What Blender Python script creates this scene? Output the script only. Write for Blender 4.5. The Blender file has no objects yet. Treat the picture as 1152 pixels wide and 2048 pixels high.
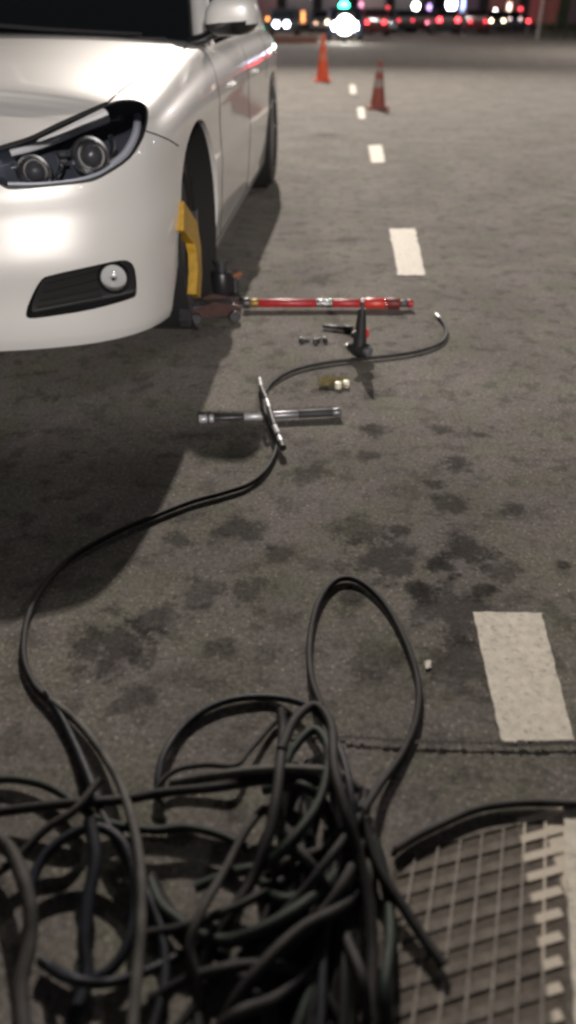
import bpy, bmesh, math, random
from mathutils import Vector, Matrix
from mathutils.bvhtree import BVHTree
random.seed(7)
S = bpy.context.scene
C = S.collection
R = math.radians
PI = math.pi

# ------------------------------------------------------------------ camera
F = 1490.0                      # focal length in pixels of a 2048 px tall picture
PITCH = R(33.7)
YAW = R(3.6)
H = 1.1
cd = bpy.data.cameras.new('camera')
cam = bpy.data.objects.new('camera', cd); C.objects.link(cam)
cam.location = (0, 0, H); cam.rotation_euler = (PI/2 - PITCH, 0, YAW)
cd.sensor_fit = 'VERTICAL'; cd.sensor_height = 24; cd.lens = F/2048*24
cd.clip_start = 0.05; cd.clip_end = 2000
cd.dof.use_dof = True; cd.dof.focus_distance = 2.05
cd.dof.aperture_fstop = cd.lens/17.0
S.camera = cam
S.view_settings.view_transform = 'Standard'; S.view_settings.look = 'None'
S.view_settings.gamma = 1; S.view_settings.use_curve_mapping = False
S.view_settings.exposure = 0
S.cycles.filter_width = 2.8

# ------------------------------------------------------------------ sky: city night glow
w = bpy.data.worlds.new('World'); S.world = w; w.use_nodes = True
bgn = w.node_tree.nodes['Background']
bgn.inputs[0].default_value = (0.88, 0.88, 1.0, 1); bgn.inputs[1].default_value = 0.024

def lamp(name, loc, power, col, radius, aim=None, cone=None):
    l = bpy.data.lights.new(name, 'POINT')
    l.energy = power; l.color = col; l.shadow_soft_size = radius
    o = bpy.data.objects.new(name, l); C.objects.link(o); o.location = loc
    return o
LA = (-2.85, 11.2, 6.4)          # street lamp behind the white car
LE = (-2.5, 27.0, 15.0)         # floodlight mast farther behind it
LB = (4.0, -15.0, 6.2)          # street lamp behind the photographer
LC = (13.5, 30.0, 8.0); LD = (-8.0, 52.0, 8.0)
lamp('street_lamp_light', LA, 420, (1.0, 0.90, 0.80), 0.22)
fl = bpy.data.lights.new('floodlight_beam', 'SPOT'); fl.energy = 32000; fl.color = (1.0, 0.90, 0.81); fl.shadow_soft_size = 0.16
fl.spot_size = R(92); fl.spot_blend = 1.0
fo = bpy.data.objects.new('floodlight_beam', fl); C.objects.link(fo); fo.location = LE
fo.rotation_euler = (Vector((0.6, 1.5, 0)) - Vector(LE)).to_track_quat('-Z', 'Y').to_euler()
lamp('rear_street_lamp_light', LB, 10000, (1.0, 0.93, 0.88), 0.3)
lamp('far_street_lamp_light', LC, 6000, (1.0, 0.90, 0.84), 0.15)
lamp('far_street_lamp_light', LD, 7000, (1.0, 0.84, 0.82), 0.15)

# ------------------------------------------------------------------ pixel rays (photograph pixels, 1152 x 2048)
cy, sy = math.cos(YAW), math.sin(YAW); cp, sp = math.cos(PITCH), math.sin(PITCH)
CAM = Vector((0, 0, H))
def ray(px, py):
    x = (px-576)/F; y = -(py-1024)/F
    v = Vector((x, cp + y*sp, -sp + y*cp))
    return Vector((v.x*cy - v.y*sy, v.x*sy + v.y*cy, v.z))
def G(px, py, z=0.0):
    r = ray(px, py); return CAM + r*((z-H)/r.z)
def atX(px, py, X):
    r = ray(px, py); return CAM + r*(X/r.x)
def atY(px, py, Y):
    r = ray(px, py); return CAM + r*(Y/r.y)

# ------------------------------------------------------------------ materials
MATS = {}
def mat(name, col, rough=0.5, metal=0.0, coat=0.0, emit=None, estr=0, spec=0.5, noise=0.0, nscale=30, bump=0.0, bscale=200, alpha=None, trans=0):
    if name in MATS: return MATS[name]
    m = bpy.data.materials.new(name); m.use_nodes = True
    nt = m.node_tree; b = nt.nodes['Principled BSDF']
    b.inputs['Base Color'].default_value = (*col, 1)
    b.inputs['Roughness'].default_value = rough; b.inputs['Metallic'].default_value = metal
    b.inputs['Coat Weight'].default_value = coat; b.inputs['Coat Roughness'].default_value = 0.04
    b.inputs['Specular IOR Level'].default_value = spec
    b.inputs['Transmission Weight'].default_value = trans
    if emit: b.inputs['Emission Color'].default_value = (*emit, 1); b.inputs['Emission Strength'].default_value = estr
    tc = nt.nodes.new('ShaderNodeTexCoord')
    if noise > 0:
        n = nt.nodes.new('ShaderNodeTexNoise'); n.inputs['Scale'].default_value = nscale; n.inputs['Detail'].default_value = 6
        nt.links.new(tc.outputs['Object'], n.inputs['Vector'])
        r = nt.nodes.new('ShaderNodeValToRGB')
        r.color_ramp.elements[0].position = 0.3; r.color_ramp.elements[1].position = 0.7
        r.color_ramp.elements[0].color = (*[c*(1-noise) for c in col], 1)
        r.color_ramp.elements[1].color = (*[min(1, c*(1+noise)) for c in col], 1)
        nt.links.new(n.outputs['Fac'], r.inputs['Fac']); nt.links.new(r.outputs['Color'], b.inputs['Base Color'])
    if bump > 0:
        n = nt.nodes.new('ShaderNodeTexNoise'); n.inputs['Scale'].default_value = bscale; n.inputs['Detail'].default_value = 4
        nt.links.new(tc.outputs['Object'], n.inputs['Vector'])
        bp = nt.nodes.new('ShaderNodeBump'); bp.inputs['Strength'].default_value = bump; bp.inputs['Distance'].default_value = 0.003
        nt.links.new(n.outputs['Fac'], bp.inputs['Height']); nt.links.new(bp.outputs['Normal'], b.inputs['Normal'])
    MATS[name] = m; return m

def asphalt(name, base, stains):
    m = bpy.data.materials.new(name); m.use_nodes = True
    nt = m.node_tree; N = nt.nodes; L = nt.links; b = N['Principled BSDF']
    b.inputs['Roughness'].default_value = 0.85; b.inputs['Specular IOR Level'].default_value = 0.18
    g = N.new('ShaderNodeNewGeometry')
    def noise(scale, det, rough=0.6):
        n = N.new('ShaderNodeTexNoise'); n.inputs['Scale'].default_value = scale
        n.inputs['Detail'].default_value = det; n.inputs['Roughness'].default_value = rough
        L.new(g.outputs['Position'], n.inputs['Vector']); return n.outputs['Fac']
    def math_(op, a, b_):
        n = N.new('ShaderNodeMath'); n.operation = op
        for i, v in enumerate((a, b_)):
            if isinstance(v, (int, float)): n.inputs[i].default_value = v
            else: L.new(v, n.inputs[i])
        return n.outputs[0]
    def ramp(v, p0, p1, v0, v1):
        n = N.new('ShaderNodeMapRange'); n.inputs['From Min'].default_value = p0; n.inputs['From Max'].default_value = p1
        n.inputs['To Min'].default_value = v0; n.inputs['To Max'].default_value = v1
        n.interpolation_type = 'SMOOTHSTEP'
        L.new(v, n.inputs['Value']); return n.outputs[0]
    big = ramp(noise(2.2, 5), 0.35, 0.65, 0.86, 1.12)
    blot = ramp(noise(11, 5, 0.65), 0.50, 0.64, 1.04, 0.66)
    fine = ramp(noise(420, 3, 0.7), 0.3, 0.7, 0.55, 1.45)
    mid = ramp(noise(95, 5, 0.8), 0.36, 0.64, 0.68, 1.28)
    v = math_('MULTIPLY', math_('MULTIPLY', big, blot), math_('MULTIPLY', fine, mid))
    # pale aggregate stones in the binder
    vo = N.new('ShaderNodeTexVoronoi'); vo.inputs['Scale'].default_value = 130
    L.new(g.outputs['Position'], vo.inputs['Vector'])
    sepc = N.new('ShaderNodeSeparateColor'); L.new(vo.outputs['Color'], sepc.inputs[0])
    stone = math_('MULTIPLY', ramp(vo.outputs['Distance'], 0.25, 0.42, 1, 0), ramp(sepc.outputs[0], 0.8, 0.86, 0, 1))
    v = math_('MULTIPLY', v, math_('ADD', 1.0, math_('MULTIPLY', stone, 0.9)))
    v = math_('MULTIPLY', v, ramp(noise(33, 5, 0.7), 0.5, 0.7, 1.05, 0.72))
    nz = noise(19, 5, 0.75)
    for (x, y, r, k) in stains:
        d = N.new('ShaderNodeVectorMath'); d.operation = 'DISTANCE'
        L.new(g.outputs['Position'], d.inputs[0]); d.inputs[1].default_value = (x, y, 0)
        q = math_('ADD', math_('DIVIDE', d.outputs['Value'], r), math_('MULTIPLY', math_('SUBTRACT', nz, 0.5), 3.0))
        v = math_('MULTIPLY', v, ramp(q, 0.30, 0.85, 1-min(.8, k*1.45), 1.0))
    mx = N.new('ShaderNodeMix'); mx.data_type = 'RGBA'; mx.blend_type = 'MULTIPLY'; mx.inputs[0].default_value = 1
    cr = N.new('ShaderNodeCombineColor')
    for i in range(3): L.new(v, cr.inputs[i])
    hue = N.new('ShaderNodeMix'); hue.data_type = 'RGBA'
    hue.inputs[6].default_value = (*base, 1); hue.inputs[7].default_value = (base[0]*0.93, base[1]*1.0, base[2]*0.86, 1)
    L.new(ramp(noise(5, 4), 0.4, 0.65, 0, 1), hue.inputs[0])
    L.new(hue.outputs[2], mx.inputs[6]); L.new(cr.outputs[0], mx.inputs[7])
    L.new(mx.outputs[2], b.inputs['Base Color'])
    bp = N.new('ShaderNodeBump'); bp.inputs['Strength'].default_value = 0.7; bp.inputs['Distance'].default_value = 0.004
    L.new(math_('ADD', noise(260, 3, 0.7), math_('MULTIPLY', noise(60, 3), 0.8)), bp.inputs['Height'])
    L.new(bp.outputs['Normal'], b.inputs['Normal'])
    return m
def sp_(px, py, r, k):
    p = G(px, py); return (p.x, p.y, r, k)
STAINS = [sp_(770, 1120, .14, .45), sp_(930, 1100, .10, .5), sp_(905, 1010, .08, .45), sp_(915, 930, .07, .5), sp_(480, 1060, .10, .45),
          sp_(745, 860, .07, .5), sp_(740, 910, .05, .4), sp_(740, 790, .06, .35), sp_(230, 1290, .13, .45), sp_(900, 1220, .14, .4), sp_(720, 1060, .1, .35),
          sp_(620, 950, .08, .35), sp_(560, 870, .06, .3), sp_(920, 1330, .12, .35), sp_(1130, 1130, .03, .5), sp_(880, 860, .06, .4),
          sp_(410, 1190, .08, .35), sp_(760, 1320, .1, .3), sp_(1000, 1140, .08, .35), sp_(500, 1180, .07, .35), sp_(840, 1180, .07, .5), sp_(960, 1180, .05, .5), sp_(880, 1130, .06, .55), sp_(800, 1060, .05, .45), sp_(700, 1190, .05, .4), sp_(560, 1110, .06, .4), sp_(360, 1080, .05, .4), sp_(300, 1240, .07, .4), sp_(640, 780, .05, .35), sp_(960, 870, .04, .4), sp_(870, 970, .04, .5), sp_(1020, 1020, .05, .35), sp_(270, 1400, .07, .35), sp_(440, 1300, .06, .35), sp_(655, 270, .25, .35), sp_(700, 480, .12, .35), sp_(640, 560, .12, .3)]
M_ROAD = asphalt('asphalt', (0.182, 0.166, 0.155), STAINS)
M_CONC = asphalt('concrete', (0.180, 0.160, 0.136), [])
M_PAINT = mat('road_paint', (0.72, 0.67, 0.57), 0.6, noise=0.16, nscale=55, bump=0.6, bscale=260)
def _wear():
    nt = M_PAINT.node_tree; N = nt.nodes; L = nt.links; b = N['Principled BSDF']; src = b.inputs['Base Color'].links[0].from_socket
    tc = N.new('ShaderNodeNewGeometry'); n = N.new('ShaderNodeTexNoise'); n.inputs['Scale'].default_value = 75; n.inputs['Detail'].default_value = 8; n.inputs['Roughness'].default_value = .75
    L.new(tc.outputs['Position'], n.inputs['Vector']); mr = N.new('ShaderNodeMapRange'); mr.inputs['From Min'].default_value = .55; mr.inputs['From Max'].default_value = .66
    L.new(n.outputs['Fac'], mr.inputs['Value']); mx = N.new('ShaderNodeMix'); mx.data_type = 'RGBA'; L.new(mr.outputs[0], mx.inputs[0]); L.new(src, mx.inputs[6]); mx.inputs[7].default_value = (.26, .23, .20, 1)
    L.new(mx.outputs[2], b.inputs['Base Color'])
_wear()
M_JOINT = mat('joint_tar', (0.035, 0.033, 0.03), 0.8, bump=0.5)
M_BODY = mat('white_car_paint', (0.82, 0.81, 0.79), 0.42, metal=0.2, coat=1.0)
M_BLACK = mat('black_plastic', (0.02, 0.02, 0.021), 0.5, bump=0.2, bscale=400)
M_GLOSSB = mat('gloss_black', (0.012, 0.012, 0.014), 0.12, coat=0.5)
M_GLASS = mat('car_glass', (0.006, 0.008, 0.009), 0.04, spec=0.6)
M_RUB = mat('tyre_rubber', (0.009, 0.009, 0.009), 0.75, bump=0.5, bscale=150)
M_GAP = mat('panel_gap_black', (0.014, 0.013, 0.012), 0.9)
M_CHROME = mat('chrome', (0.8, 0.8, 0.8), 0.12, metal=1)
M_ALLOY = mat('alloy', (0.08, 0.08, 0.085), 0.35, metal=0.9)
M_STEEL = mat('worn_steel', (0.42, 0.42, 0.43), 0.38, metal=0.9, noise=0.25, nscale=60)
M_DSTEEL = mat('dark_steel', (0.10, 0.10, 0.11), 0.45, metal=0.7, noise=0.3, nscale=80)
M_RED = mat('red_enamel', (0.42, 0.02, 0.025), 0.38, noise=0.25, nscale=50)
M_YEL = mat('yellow_enamel', (0.47, 0.27, 0.02), 0.45, noise=0.2, nscale=50)
M_CLEAR = bpy.data.materials.new('clear_lens'); M_CLEAR.use_nodes = True
def _clear():
    nt = M_CLEAR.node_tree; N = nt.nodes; N.remove(N['Principled BSDF'])
    t = N.new('ShaderNodeBsdfTransparent'); t.inputs[0].default_value = (.93, .94, .95, 1)
    g = N.new('ShaderNodeBsdfGlossy'); g.inputs['Roughness'].default_value = 0.03
    f = N.new('ShaderNodeFresnel'); f.inputs[0].default_value = 1.5
    m = N.new('ShaderNodeMixShader'); nt.links.new(f.outputs[0], m.inputs[0]); nt.links.new(t.outputs[0], m.inputs[1]); nt.links.new(g.outputs[0], m.inputs[2])
    nt.links.new(m.outputs[0], N['Material Output'].inputs[0])
_clear()
def hose_mat(name, col, rough=0.55): return mat(name, col, rough+.08, spec=.3, noise=0.55, nscale=25, bump=0.3, bscale=300)
H_BLK = hose_mat('black_rubber_hose', (0.019, 0.018, 0.018))
H_GRY = hose_mat('dusty_grey_hose', (0.034, 0.032, 0.030), 0.6)
H_BLU = hose_mat('blue_black_hose', (0.014, 0.016, 0.023), 0.45)
H_GRN = hose_mat('green_black_hose', (0.013, 0.022, 0.017), 0.5)
H_PAL = hose_mat('pale_grey_hose', (0.075, 0.072, 0.066), 0.55)

# ------------------------------------------------------------------ mesh helpers
def obj(name, bm, m, parent=None, smooth=True, loc=None):
    me = bpy.data.meshes.new(name)
    bmesh.ops.recalc_face_normals(bm, faces=bm.faces[:])
    bm.to_mesh(me); bm.free()
    if smooth:
        for p in me.polygons: p.use_smooth = True
        me.set_sharp_from_angle(angle=R(38))
    for mm in (m if isinstance(m, (list, tuple)) else [m]): me.materials.append(mm)
    o = bpy.data.objects.new(name, me); C.objects.link(o)
    if parent: o.parent = parent
    if loc: o.location = loc
    return o
def tag(o, label=None, cat=None, group=None, kind=None):
    if label: o['label'] = label
    if cat: o['category'] = cat
    if group: o['group'] = group
    if kind: o['kind'] = kind
    return o
def empty(name, loc, rz=0, label=None, cat=None, group=None):
    o = bpy.data.objects.new(name, None); C.objects.link(o); o.location = loc; o.rotation_euler = (0, 0, rz)
    o.empty_display_size = 0.1
    return tag(o, label, cat, group)
def box(bm, c, s, rot=None, bev=0.0):
    r = bmesh.ops.create_cube(bm, size=1)
    vs = r['verts']
    bmesh.ops.scale(bm, vec=s, verts=vs)
    if bev > 0:
        es = list({e for v in vs for e in v.link_edges})
        rr = bmesh.ops.bevel(bm, geom=es, offset=bev, segments=2, affect='EDGES')
        vs = list({v for f in rr['faces'] for v in f.verts} | {v for v in vs if v.is_valid})
    if rot: bmesh.ops.rotate(bm, cent=(0, 0, 0), matrix=rot, verts=vs)
    bmesh.ops.translate(bm, vec=c, verts=vs)
    return bm
def frames(pts):
    n = len(pts); T = []
    for i in range(n):
        a = pts[max(0, i-1)]; b = pts[min(n-1, i+1)]
        d = (b-a); T.append(d.normalized() if d.length > 1e-9 else Vector((0, 0, 1)))
    ref = Vector((0, 0, 1)) if abs(T[0].z) < 0.9 else Vector((1, 0, 0))
    u = T[0].cross(ref).normalized(); out = []
    for i in range(n):
        u = (u - T[i]*u.dot(T[i])).normalized(); out.append((T[i], u, T[i].cross(u)))
    return out
def tube(bm, pts, r, sides=10, cap=True, rs=None):
    pts = [Vector(p) for p in pts]; fr = frames(pts); rings = []
    for i, p in enumerate(pts):
        rr = rs[i] if rs else r
        _, u, v = fr[i]
        rings.append([bm.verts.new(p + (u*math.cos(2*PI*k/sides) + v*math.sin(2*PI*k/sides))*rr) for k in range(sides)])
    for a, b in zip(rings, rings[1:]):
        for k in range(sides):
            bm.faces.new((a[k], a[(k+1) % sides], b[(k+1) % sides], b[k]))
    if cap:
        bm.faces.new(rings[0][::-1]); bm.faces.new(rings[-1])
    return bm
def catmull(pts, n):
    pts = [Vector(p) for p in pts]; P = [pts[0]*2-pts[1]] + pts + [pts[-1]*2-pts[-2]]; out = []
    for i in range(1, len(P)-2):
        a, b, c, d = P[i-1:i+3]
        for k in range(n):
            t = k/n
            out.append(0.5*((2*b) + (c-a)*t + (2*a-5*b+4*c-d)*t*t + (3*b-a-3*c+d)*t*t*t))
    out.append(pts[-1]); return out
def lathe(bm, prof, axis='Z', n=24, c=(0, 0, 0)):
    c = Vector(c); rings = []
    for (r, h) in prof:
        ring = []
        for k in range(n):
            a = 2*PI*k/n
            if axis == 'Z': p = Vector((r*math.cos(a), r*math.sin(a), h))
            elif axis == 'X': p = Vector((h, r*math.cos(a), r*math.sin(a)))
            else: p = Vector((r*math.cos(a), h, r*math.sin(a)))
            ring.append(bm.verts.new(p+c))
        rings.append(ring)
    for a, b in zip(rings, rings[1:]):
        for k in range(n): bm.faces.new((a[k], a[(k+1) % n], b[(k+1) % n], b[k]))
    if prof[0][0] > 1e-5: bm.faces.new(rings[0][::-1])
    if prof[-1][0] > 1e-5: bm.faces.new(rings[-1])
    bmesh.ops.remove_doubles(bm, verts=bm.verts[:], dist=1e-6)
    return bm
def poly(bm, pts):
    return bm.faces.new([bm.verts.new(Vector(p)) for p in pts])
def prism(bm, pts, d):
    a = [bm.verts.new(Vector(p)) for p in pts]; b = [bm.verts.new(Vector(p)+Vector(d)) for p in pts]
    bm.faces.new(a[::-1]); bm.faces.new(b); n = len(a)
    for i in range(n): bm.faces.new((a[i], a[(i+1) % n], b[(i+1) % n], b[i]))
    return bm
B = bmesh.new

# ------------------------------------------------------------------ ground
# drainage grate opening (a slightly skewed quad, as it lies in the road)
g0 = G(786, 1716); 
gu = (G(1023, 2046) - G(1043, 1633)); gu.z = 0                 # along the bars, toward the photographer
gu.normalize()
gv = Vector((1, 0.05, 0)).normalized()                # across the bars
gv = G(1140, 1618) - G(796, 1708); gv.z = 0; gv.normalize()
O = G(796, 1708); O = Vector((O.x-0.006, O.y, 0))
LU, LV = 0.60, (G(1140, 1618) - G(796, 1708)).length
hole = [O, O+gv*LV, O+gv*LV+gu*LU, O+gu*LU]
out = [Vector((-300, 700, 0)), Vector((300, 700, 0)), Vector((300, -300, 0)), Vector((-300, -300, 0))]
bm = B(); hv = [bm.verts.new(p) for p in hole]; ov = [bm.verts.new(p) for p in out]
for i in range(4): bm.faces.new((ov[i], ov[(i+1) % 4], hv[(i+1) % 4], hv[i]))
tag(obj('road', bm, M_ROAD, smooth=False), kind='structure')
# tarred joint across the road
def strip(pts, wd, z, jag=0.0, n=10, seed=1):
    rnd = random.Random(seed); P = catmull(pts, n); bm = B(); a = []; fr = frames(P)
    for p, (t, u, v) in zip(P, fr):
        s = Vector((t.y, -t.x, 0)).normalized()
        w1 = wd/2*(1+rnd.uniform(-jag, jag)); w2 = wd/2*(1+rnd.uniform(-jag, jag))
        a.append((bm.verts.new((p.x+s.x*w1, p.y+s.y*w1, z)), bm.verts.new((p.x-s.x*w2, p.y-s.y*w2, z))))
    for q, r in zip(a, a[1:]): bm.faces.new((q[0], r[0], r[1], q[1]))
    return bm
jp = [G(690, 1478), G(800, 1487), G(900, 1490), G(1000, 1493), G(1152, 1492), G(1350, 1490), G(1700, 1485)]
tag(obj('road_joint', strip(jp, 0.009, 0.008, 0.95, 26), M_JOINT, smooth=False), kind='structure')
tag(obj('road_crack', strip([G(560, 1478), G(620, 1470), G(690, 1478)], 0.006, 0.004, 0.6, 12, 3), M_JOINT, smooth=False), kind='structure')
# lane dashes
def ragged(pts, z, amp, seed):
    rnd = random.Random(seed); bm = B(); P = []
    n = len(pts)
    for i in range(n):
        a = Vector(pts[i]); b = Vector(pts[(i+1) % n])
        k = max(3, int((b-a).length/0.015)) if (b-a).length < 3 else 20
        d = Vector((-(b-a).y, (b-a).x, 0)).normalized()
        for j in range(k): P.append(a.lerp(b, j/k) + d*(rnd.uniform(-amp, amp) if j else 0))
    bm2 = bm.faces.new([bm.verts.new((p.x, p.y, z)) for p in P]); bmesh.ops.triangulate(bm, faces=bm.faces[:])
    return bm
def dash(pix, seed, amp=0.0015):
    return tag(obj('lane_marking', ragged([G(*p) for p in pix], 0.004, amp, seed), M_PAINT, smooth=False), kind='structure')
dash([(945, 1226), (1082, 1228), (1148, 1483), (1003, 1487)], 1)
dash([(778, 459), (830, 458), (850, 552), (796, 552)], 2, .006)
dash([(736, 292), (763, 290), (770, 325), (743, 327)], 3, .01)
dash([(715, 215), (728, 215), (731, 238), (717, 238)], 4, .01)
dash([(699, 170), (710, 170), (713, 188), (701, 188)], 5, .02)
dash([(1124, 1612), (1235, 1606), (1330, 2100), (1152, 2110)], 8)
# paint speck
tag(obj('paint_fleck', ragged([G(849, 1325), G(862, 1323), G(862, 1338), G(851, 1340)], 0.004, .002, 6), M_PAINT, smooth=False), kind='structure')

# drainage grate: bars with the white edge line painted across it
def paint_bar_mat(name, base, rough, metal, a=None, c=None):
    m = mat(name, base, rough, metal, noise=0.3, nscale=60, bump=0.4, bscale=200)
    nt = m.node_tree; N = nt.nodes; L = nt.links; b = N['Principled BSDF']
    src = b.inputs['Base Color'].links[0].from_socket
    g = N.new('ShaderNodeNewGeometry')
    a = a or G(1032, 1622); c = c or G(1100, 2010); d = (c-a).normalized(); nrm = Vector((-d.y, d.x, 0))
    dot = N.new('ShaderNodeVectorMath'); dot.operation = 'DOT_PRODUCT'; dot.inputs[1].default_value = nrm
    L.new(g.outputs['Position'], dot.inputs[0])
    nz = N.new('ShaderNodeTexNoise'); nz.inputs['Scale'].default_value = 35; nz.inputs['Detail'].default_value = 5; L.new(g.outputs['Position'], nz.inputs['Vector'])
    ad = N.new('ShaderNodeMath'); ad.operation = 'MULTIPLY_ADD'; L.new(nz.outputs[0], ad.inputs[0]); ad.inputs[1].default_value = 0.012; L.new(dot.outputs['Value'], ad.inputs[2])
    k = a.dot(nrm) + 0.006
    sgn = 1 if (Vector((5, 0, 0)).dot(nrm)) > 0 else -1
    mr = N.new('ShaderNodeMapRange'); mr.inputs['From Min'].default_value = k - 0.003*sgn; mr.inputs['From Max'].default_value = k + 0.003*sgn
    L.new(ad.outputs[0], mr.inputs['Value'])
    nz2 = N.new('ShaderNodeTexNoise'); nz2.inputs['Scale'].default_value = 18; nz2.inputs['Detail'].default_value = 6; L.new(g.outputs['Position'], nz2.inputs['Vector'])
    w2 = N.new('ShaderNodeMapRange'); w2.inputs['From Min'].default_value = 0.27; w2.inputs['From Max'].default_value = 0.35; L.new(nz2.outputs[0], w2.inputs['Value'])
    mu = N.new('ShaderNodeMath'); mu.operation = 'MULTIPLY'; L.new(mr.outputs[0], mu.inputs[0]); L.new(w2.outputs[0], mu.inputs[1])
    mx = N.new('ShaderNodeMix'); mx.data_type = 'RGBA'; L.new(mu.outputs[0], mx.inputs[0]); L.new(src, mx.inputs[6]); mx.inputs[7].default_value = (.70, .63, .53, 1)
    L.new(mx.outputs[2], b.inputs['Base Color'])
    return m
M_GB = paint_bar_mat('grate_bar_iron', (0.30, 0.27, 0.24), 0.5, 0.0)
M_GC = paint_bar_mat('grate_crossbar_iron', (0.165, 0.146, 0.123), 0.8, 0.0)
M_DIRT = paint_bar_mat('drain_dirt', (0.125, 0.108, 0.090), 0.95, 0, G(1084, 1640), G(1136, 1800))
# drain pit under the grate
bm = B(); dz = Vector((0, 0, -0.0016)); lo = [bm.verts.new(p+dz) for p in hole]; hi = [bm.verts.new(p) for p in hole]
bm.faces.new(lo)
for i in range(4): bm.faces.new((lo[i], lo[(i+1) % 4], hi[(i+1) % 4], hi[i]))
tag(obj('drain_channel', bm, M_DIRT, smooth=False), kind='structure')
grate = empty('drain_grate', O, 0, 'rusty drain grate beside the hose heap, white line painted over its right side', 'drain grate')
nb = 8; sb = LV/nb; nc = 17; sc_ = LU/nc
bm = B()
for a, b_ in ((Vector((0, 0, 0)), gv*LV), (gu*LU, gv*LV+gu*LU), (Vector((0, 0, 0)), gu*LU)):
    c = (a+b_)/2; d = b_-a; box(bm, (c.x, c.y, -0.013), (d.length+.012, 0.010, 0.027), Matrix.Rotation(math.atan2(d.y, d.x), 3, 'Z'))
obj('frame', bm, M_GC, grate, False)
bm = B(); d = gu
box(bm, (0, 0, 0), (LU-.012, 0.0035, 0.020), bev=0.0008)
bar0 = None
for i in range(1, nb):
    p = gv*(sb*i) + gu*LU/2
    if bar0 is None: bar0 = obj('bar', bm, M_GB, grate, False); o = bar0
    else: o = bar0.copy(); C.objects.link(o); o.parent = grate
    o.location = (p.x, p.y, -0.0082 + random.uniform(-.0005, .0005)); o.rotation_euler = (0, 0, math.atan2(d.y, d.x))
cb0 = None
for i in range(1, nc):
    p = gu*(sc_*i) + gv*LV/2
    if cb0 is None:
        bm = B(); box(bm, (0, 0, 0), (LV-.010, 0.0215, 0.010), bev=0.0045); cb0 = obj('crossbar', bm, M_GC, grate, False); o = cb0
    else: o = cb0.copy(); C.objects.link(o); o.parent = grate
    o.location = (p.x, p.y, -0.0044 + random.uniform(-.0004, .0006)); o.rotation_euler = (0, 0, math.atan2(gv.y, gv.x))

# ------------------------------------------------------------------ the white car
CX, CY = -1.495, 2.29
car = empty('parked_car', (CX, CY, 0), R(-0.6), 'large white car parked facing the viewer with a yellow clamp on its front wheel', 'car')
bpy.context.view_layer.update()
CM = car.matrix_world.copy(); CI = CM.inverted()
PLAN = [(0, 0), (.2, .006), (.4, .032), (.56, .075), (.71, .14), (.83, .24), (.90, .37), (.933, .57), (.945, .87), (.948, 1.3), (.945, 2.0), (.945, 2.8), (.95, 3.5), (.955, 4.0), (.94, 4.45), (.88, 4.72), (.74, 4.88), (.5, 4.96), (.25, 4.99), (0, 5.0)]
plan = [Vector((p.x, p.y, 0)) for p in catmull([(x, y, 0) for x, y in PLAN], 8)]
plan[0].x = 0; plan[-1].x = 0
YK = [0, .35, .87, 1.5, 3.0, 4.2, 5.0]
LEV = [  # z at YK..., side inset, front inset, x factor, crown
    ([.155, .155, .155, .165, .17, .2, .24], .30, .30, 1, 0),
    ([.150, .150, .150, .160, .165, .2, .24], .075, .05, 1, 0),
    ([.165, .165, .170, .18, .19, .23, .27], .040, .015, 1, 0),
    ([.22, .22, .23, .25, .25, .28, .30], .030, .004, 1, 0),
    ([.33, .33, .33, .34, .34, .36, .36], .016, .002, 1, 0),
    ([.43, .43, .44, .45, .45, .46, .45], .008, -.010, 1, 0),
    ([.52, .52, .54, .55, .55, .56, .55], .000, .008, 1, 0),
    ([.575, .59, .62, .63, .64, .65, .64], .004, .022, 1, 0),
    ([.63, .665, .70, .72, .73, .74, .73], .006, .028, 1, 0),
    ([.685, .735, .785, .80, .82, .84, .82], .004, .050, 1, 0),
    ([.735, .80, .86, .885, .91, .93, .90], .022, .085, 1, 0),
    ([.765, .835, .905, .945, .98, .99, .95], .055, .135, 1, 0),
    ([.783, .852, .928, .978, 1.01, 1.02, .97], .105, .19, 1, 0),
    ([.792, .86, .938, .99, 1.02, 1.03, .98], .105, .24, .88, .008),
    ([.792, .86, .938, .99, 1.02, 1.03, .98], .105, .27, .72, .022),
    ([.792, .86, .938, .99, 1.02, 1.03, .98], .10, .29, .5, .034),
    ([.792, .86, .938, .99, 1.02, 1.03, .98], .10, .30, .25, .042),
    ([.792, .86, .938, .99, 1.02, 1.03, .98], .10, .30, 0.0, .045),
]
def lerpk(vals, y):
    if y <= YK[0]: return vals[0]
    for i in range(len(YK)-1):
        if y <= YK[i+1]:
            t = (y-YK[i])/(YK[i+1]-YK[i])
            a = vals[max(0, i-1)]; b = vals[i]; c = vals[i+1]; d = vals[min(len(vals)-1, i+2)]
            m1 = (c-vals[i-1])/(YK[i+1]-YK[i-1]) if i > 0 else (c-b)/(YK[i+1]-YK[i])
            m2 = (d-b)/(YK[min(len(YK)-1, i+2)]-YK[i]) if i+2 < len(YK) else (c-b)/(YK[i+1]-YK[i])
            hgt = YK[i+1]-YK[i]; t2 = t*t; t3 = t2*t
            return (2*t3-3*t2+1)*b + (t3-2*t2+t)*m1*hgt + (-2*t3+3*t2)*c + (t3-t2)*m2*hgt
    return vals[-1]
norms = []
for i, p in enumerate(plan):
    a = plan[max(0, i-1)]; b = plan[min(len(plan)-1, i+1)]; t = (b-a).normalized()
    norms.append(Vector((t.y, -t.x, 0)))
norms[0] = Vector((0, -1, 0)); norms[-1] = Vector((0, 1, 0))
cols = []
for p, n in zip(plan, norms):
    col = []
    for zk, ds, df, fx, cr in LEV:
        zz = lerpk(zk, p.y) + cr
        x = (p.x - n.x*ds)*fx; y = p.y - n.y*(df if p.y < 2.5 else df*.6)
        col.append(Vector((max(0, x), y, zz)))
    cols.append(catmull(col, 3))
bm = B(); nl = len(cols[0]); grid = []
for c in cols: grid.append([bm.verts.new(p) for p in c])
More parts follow.
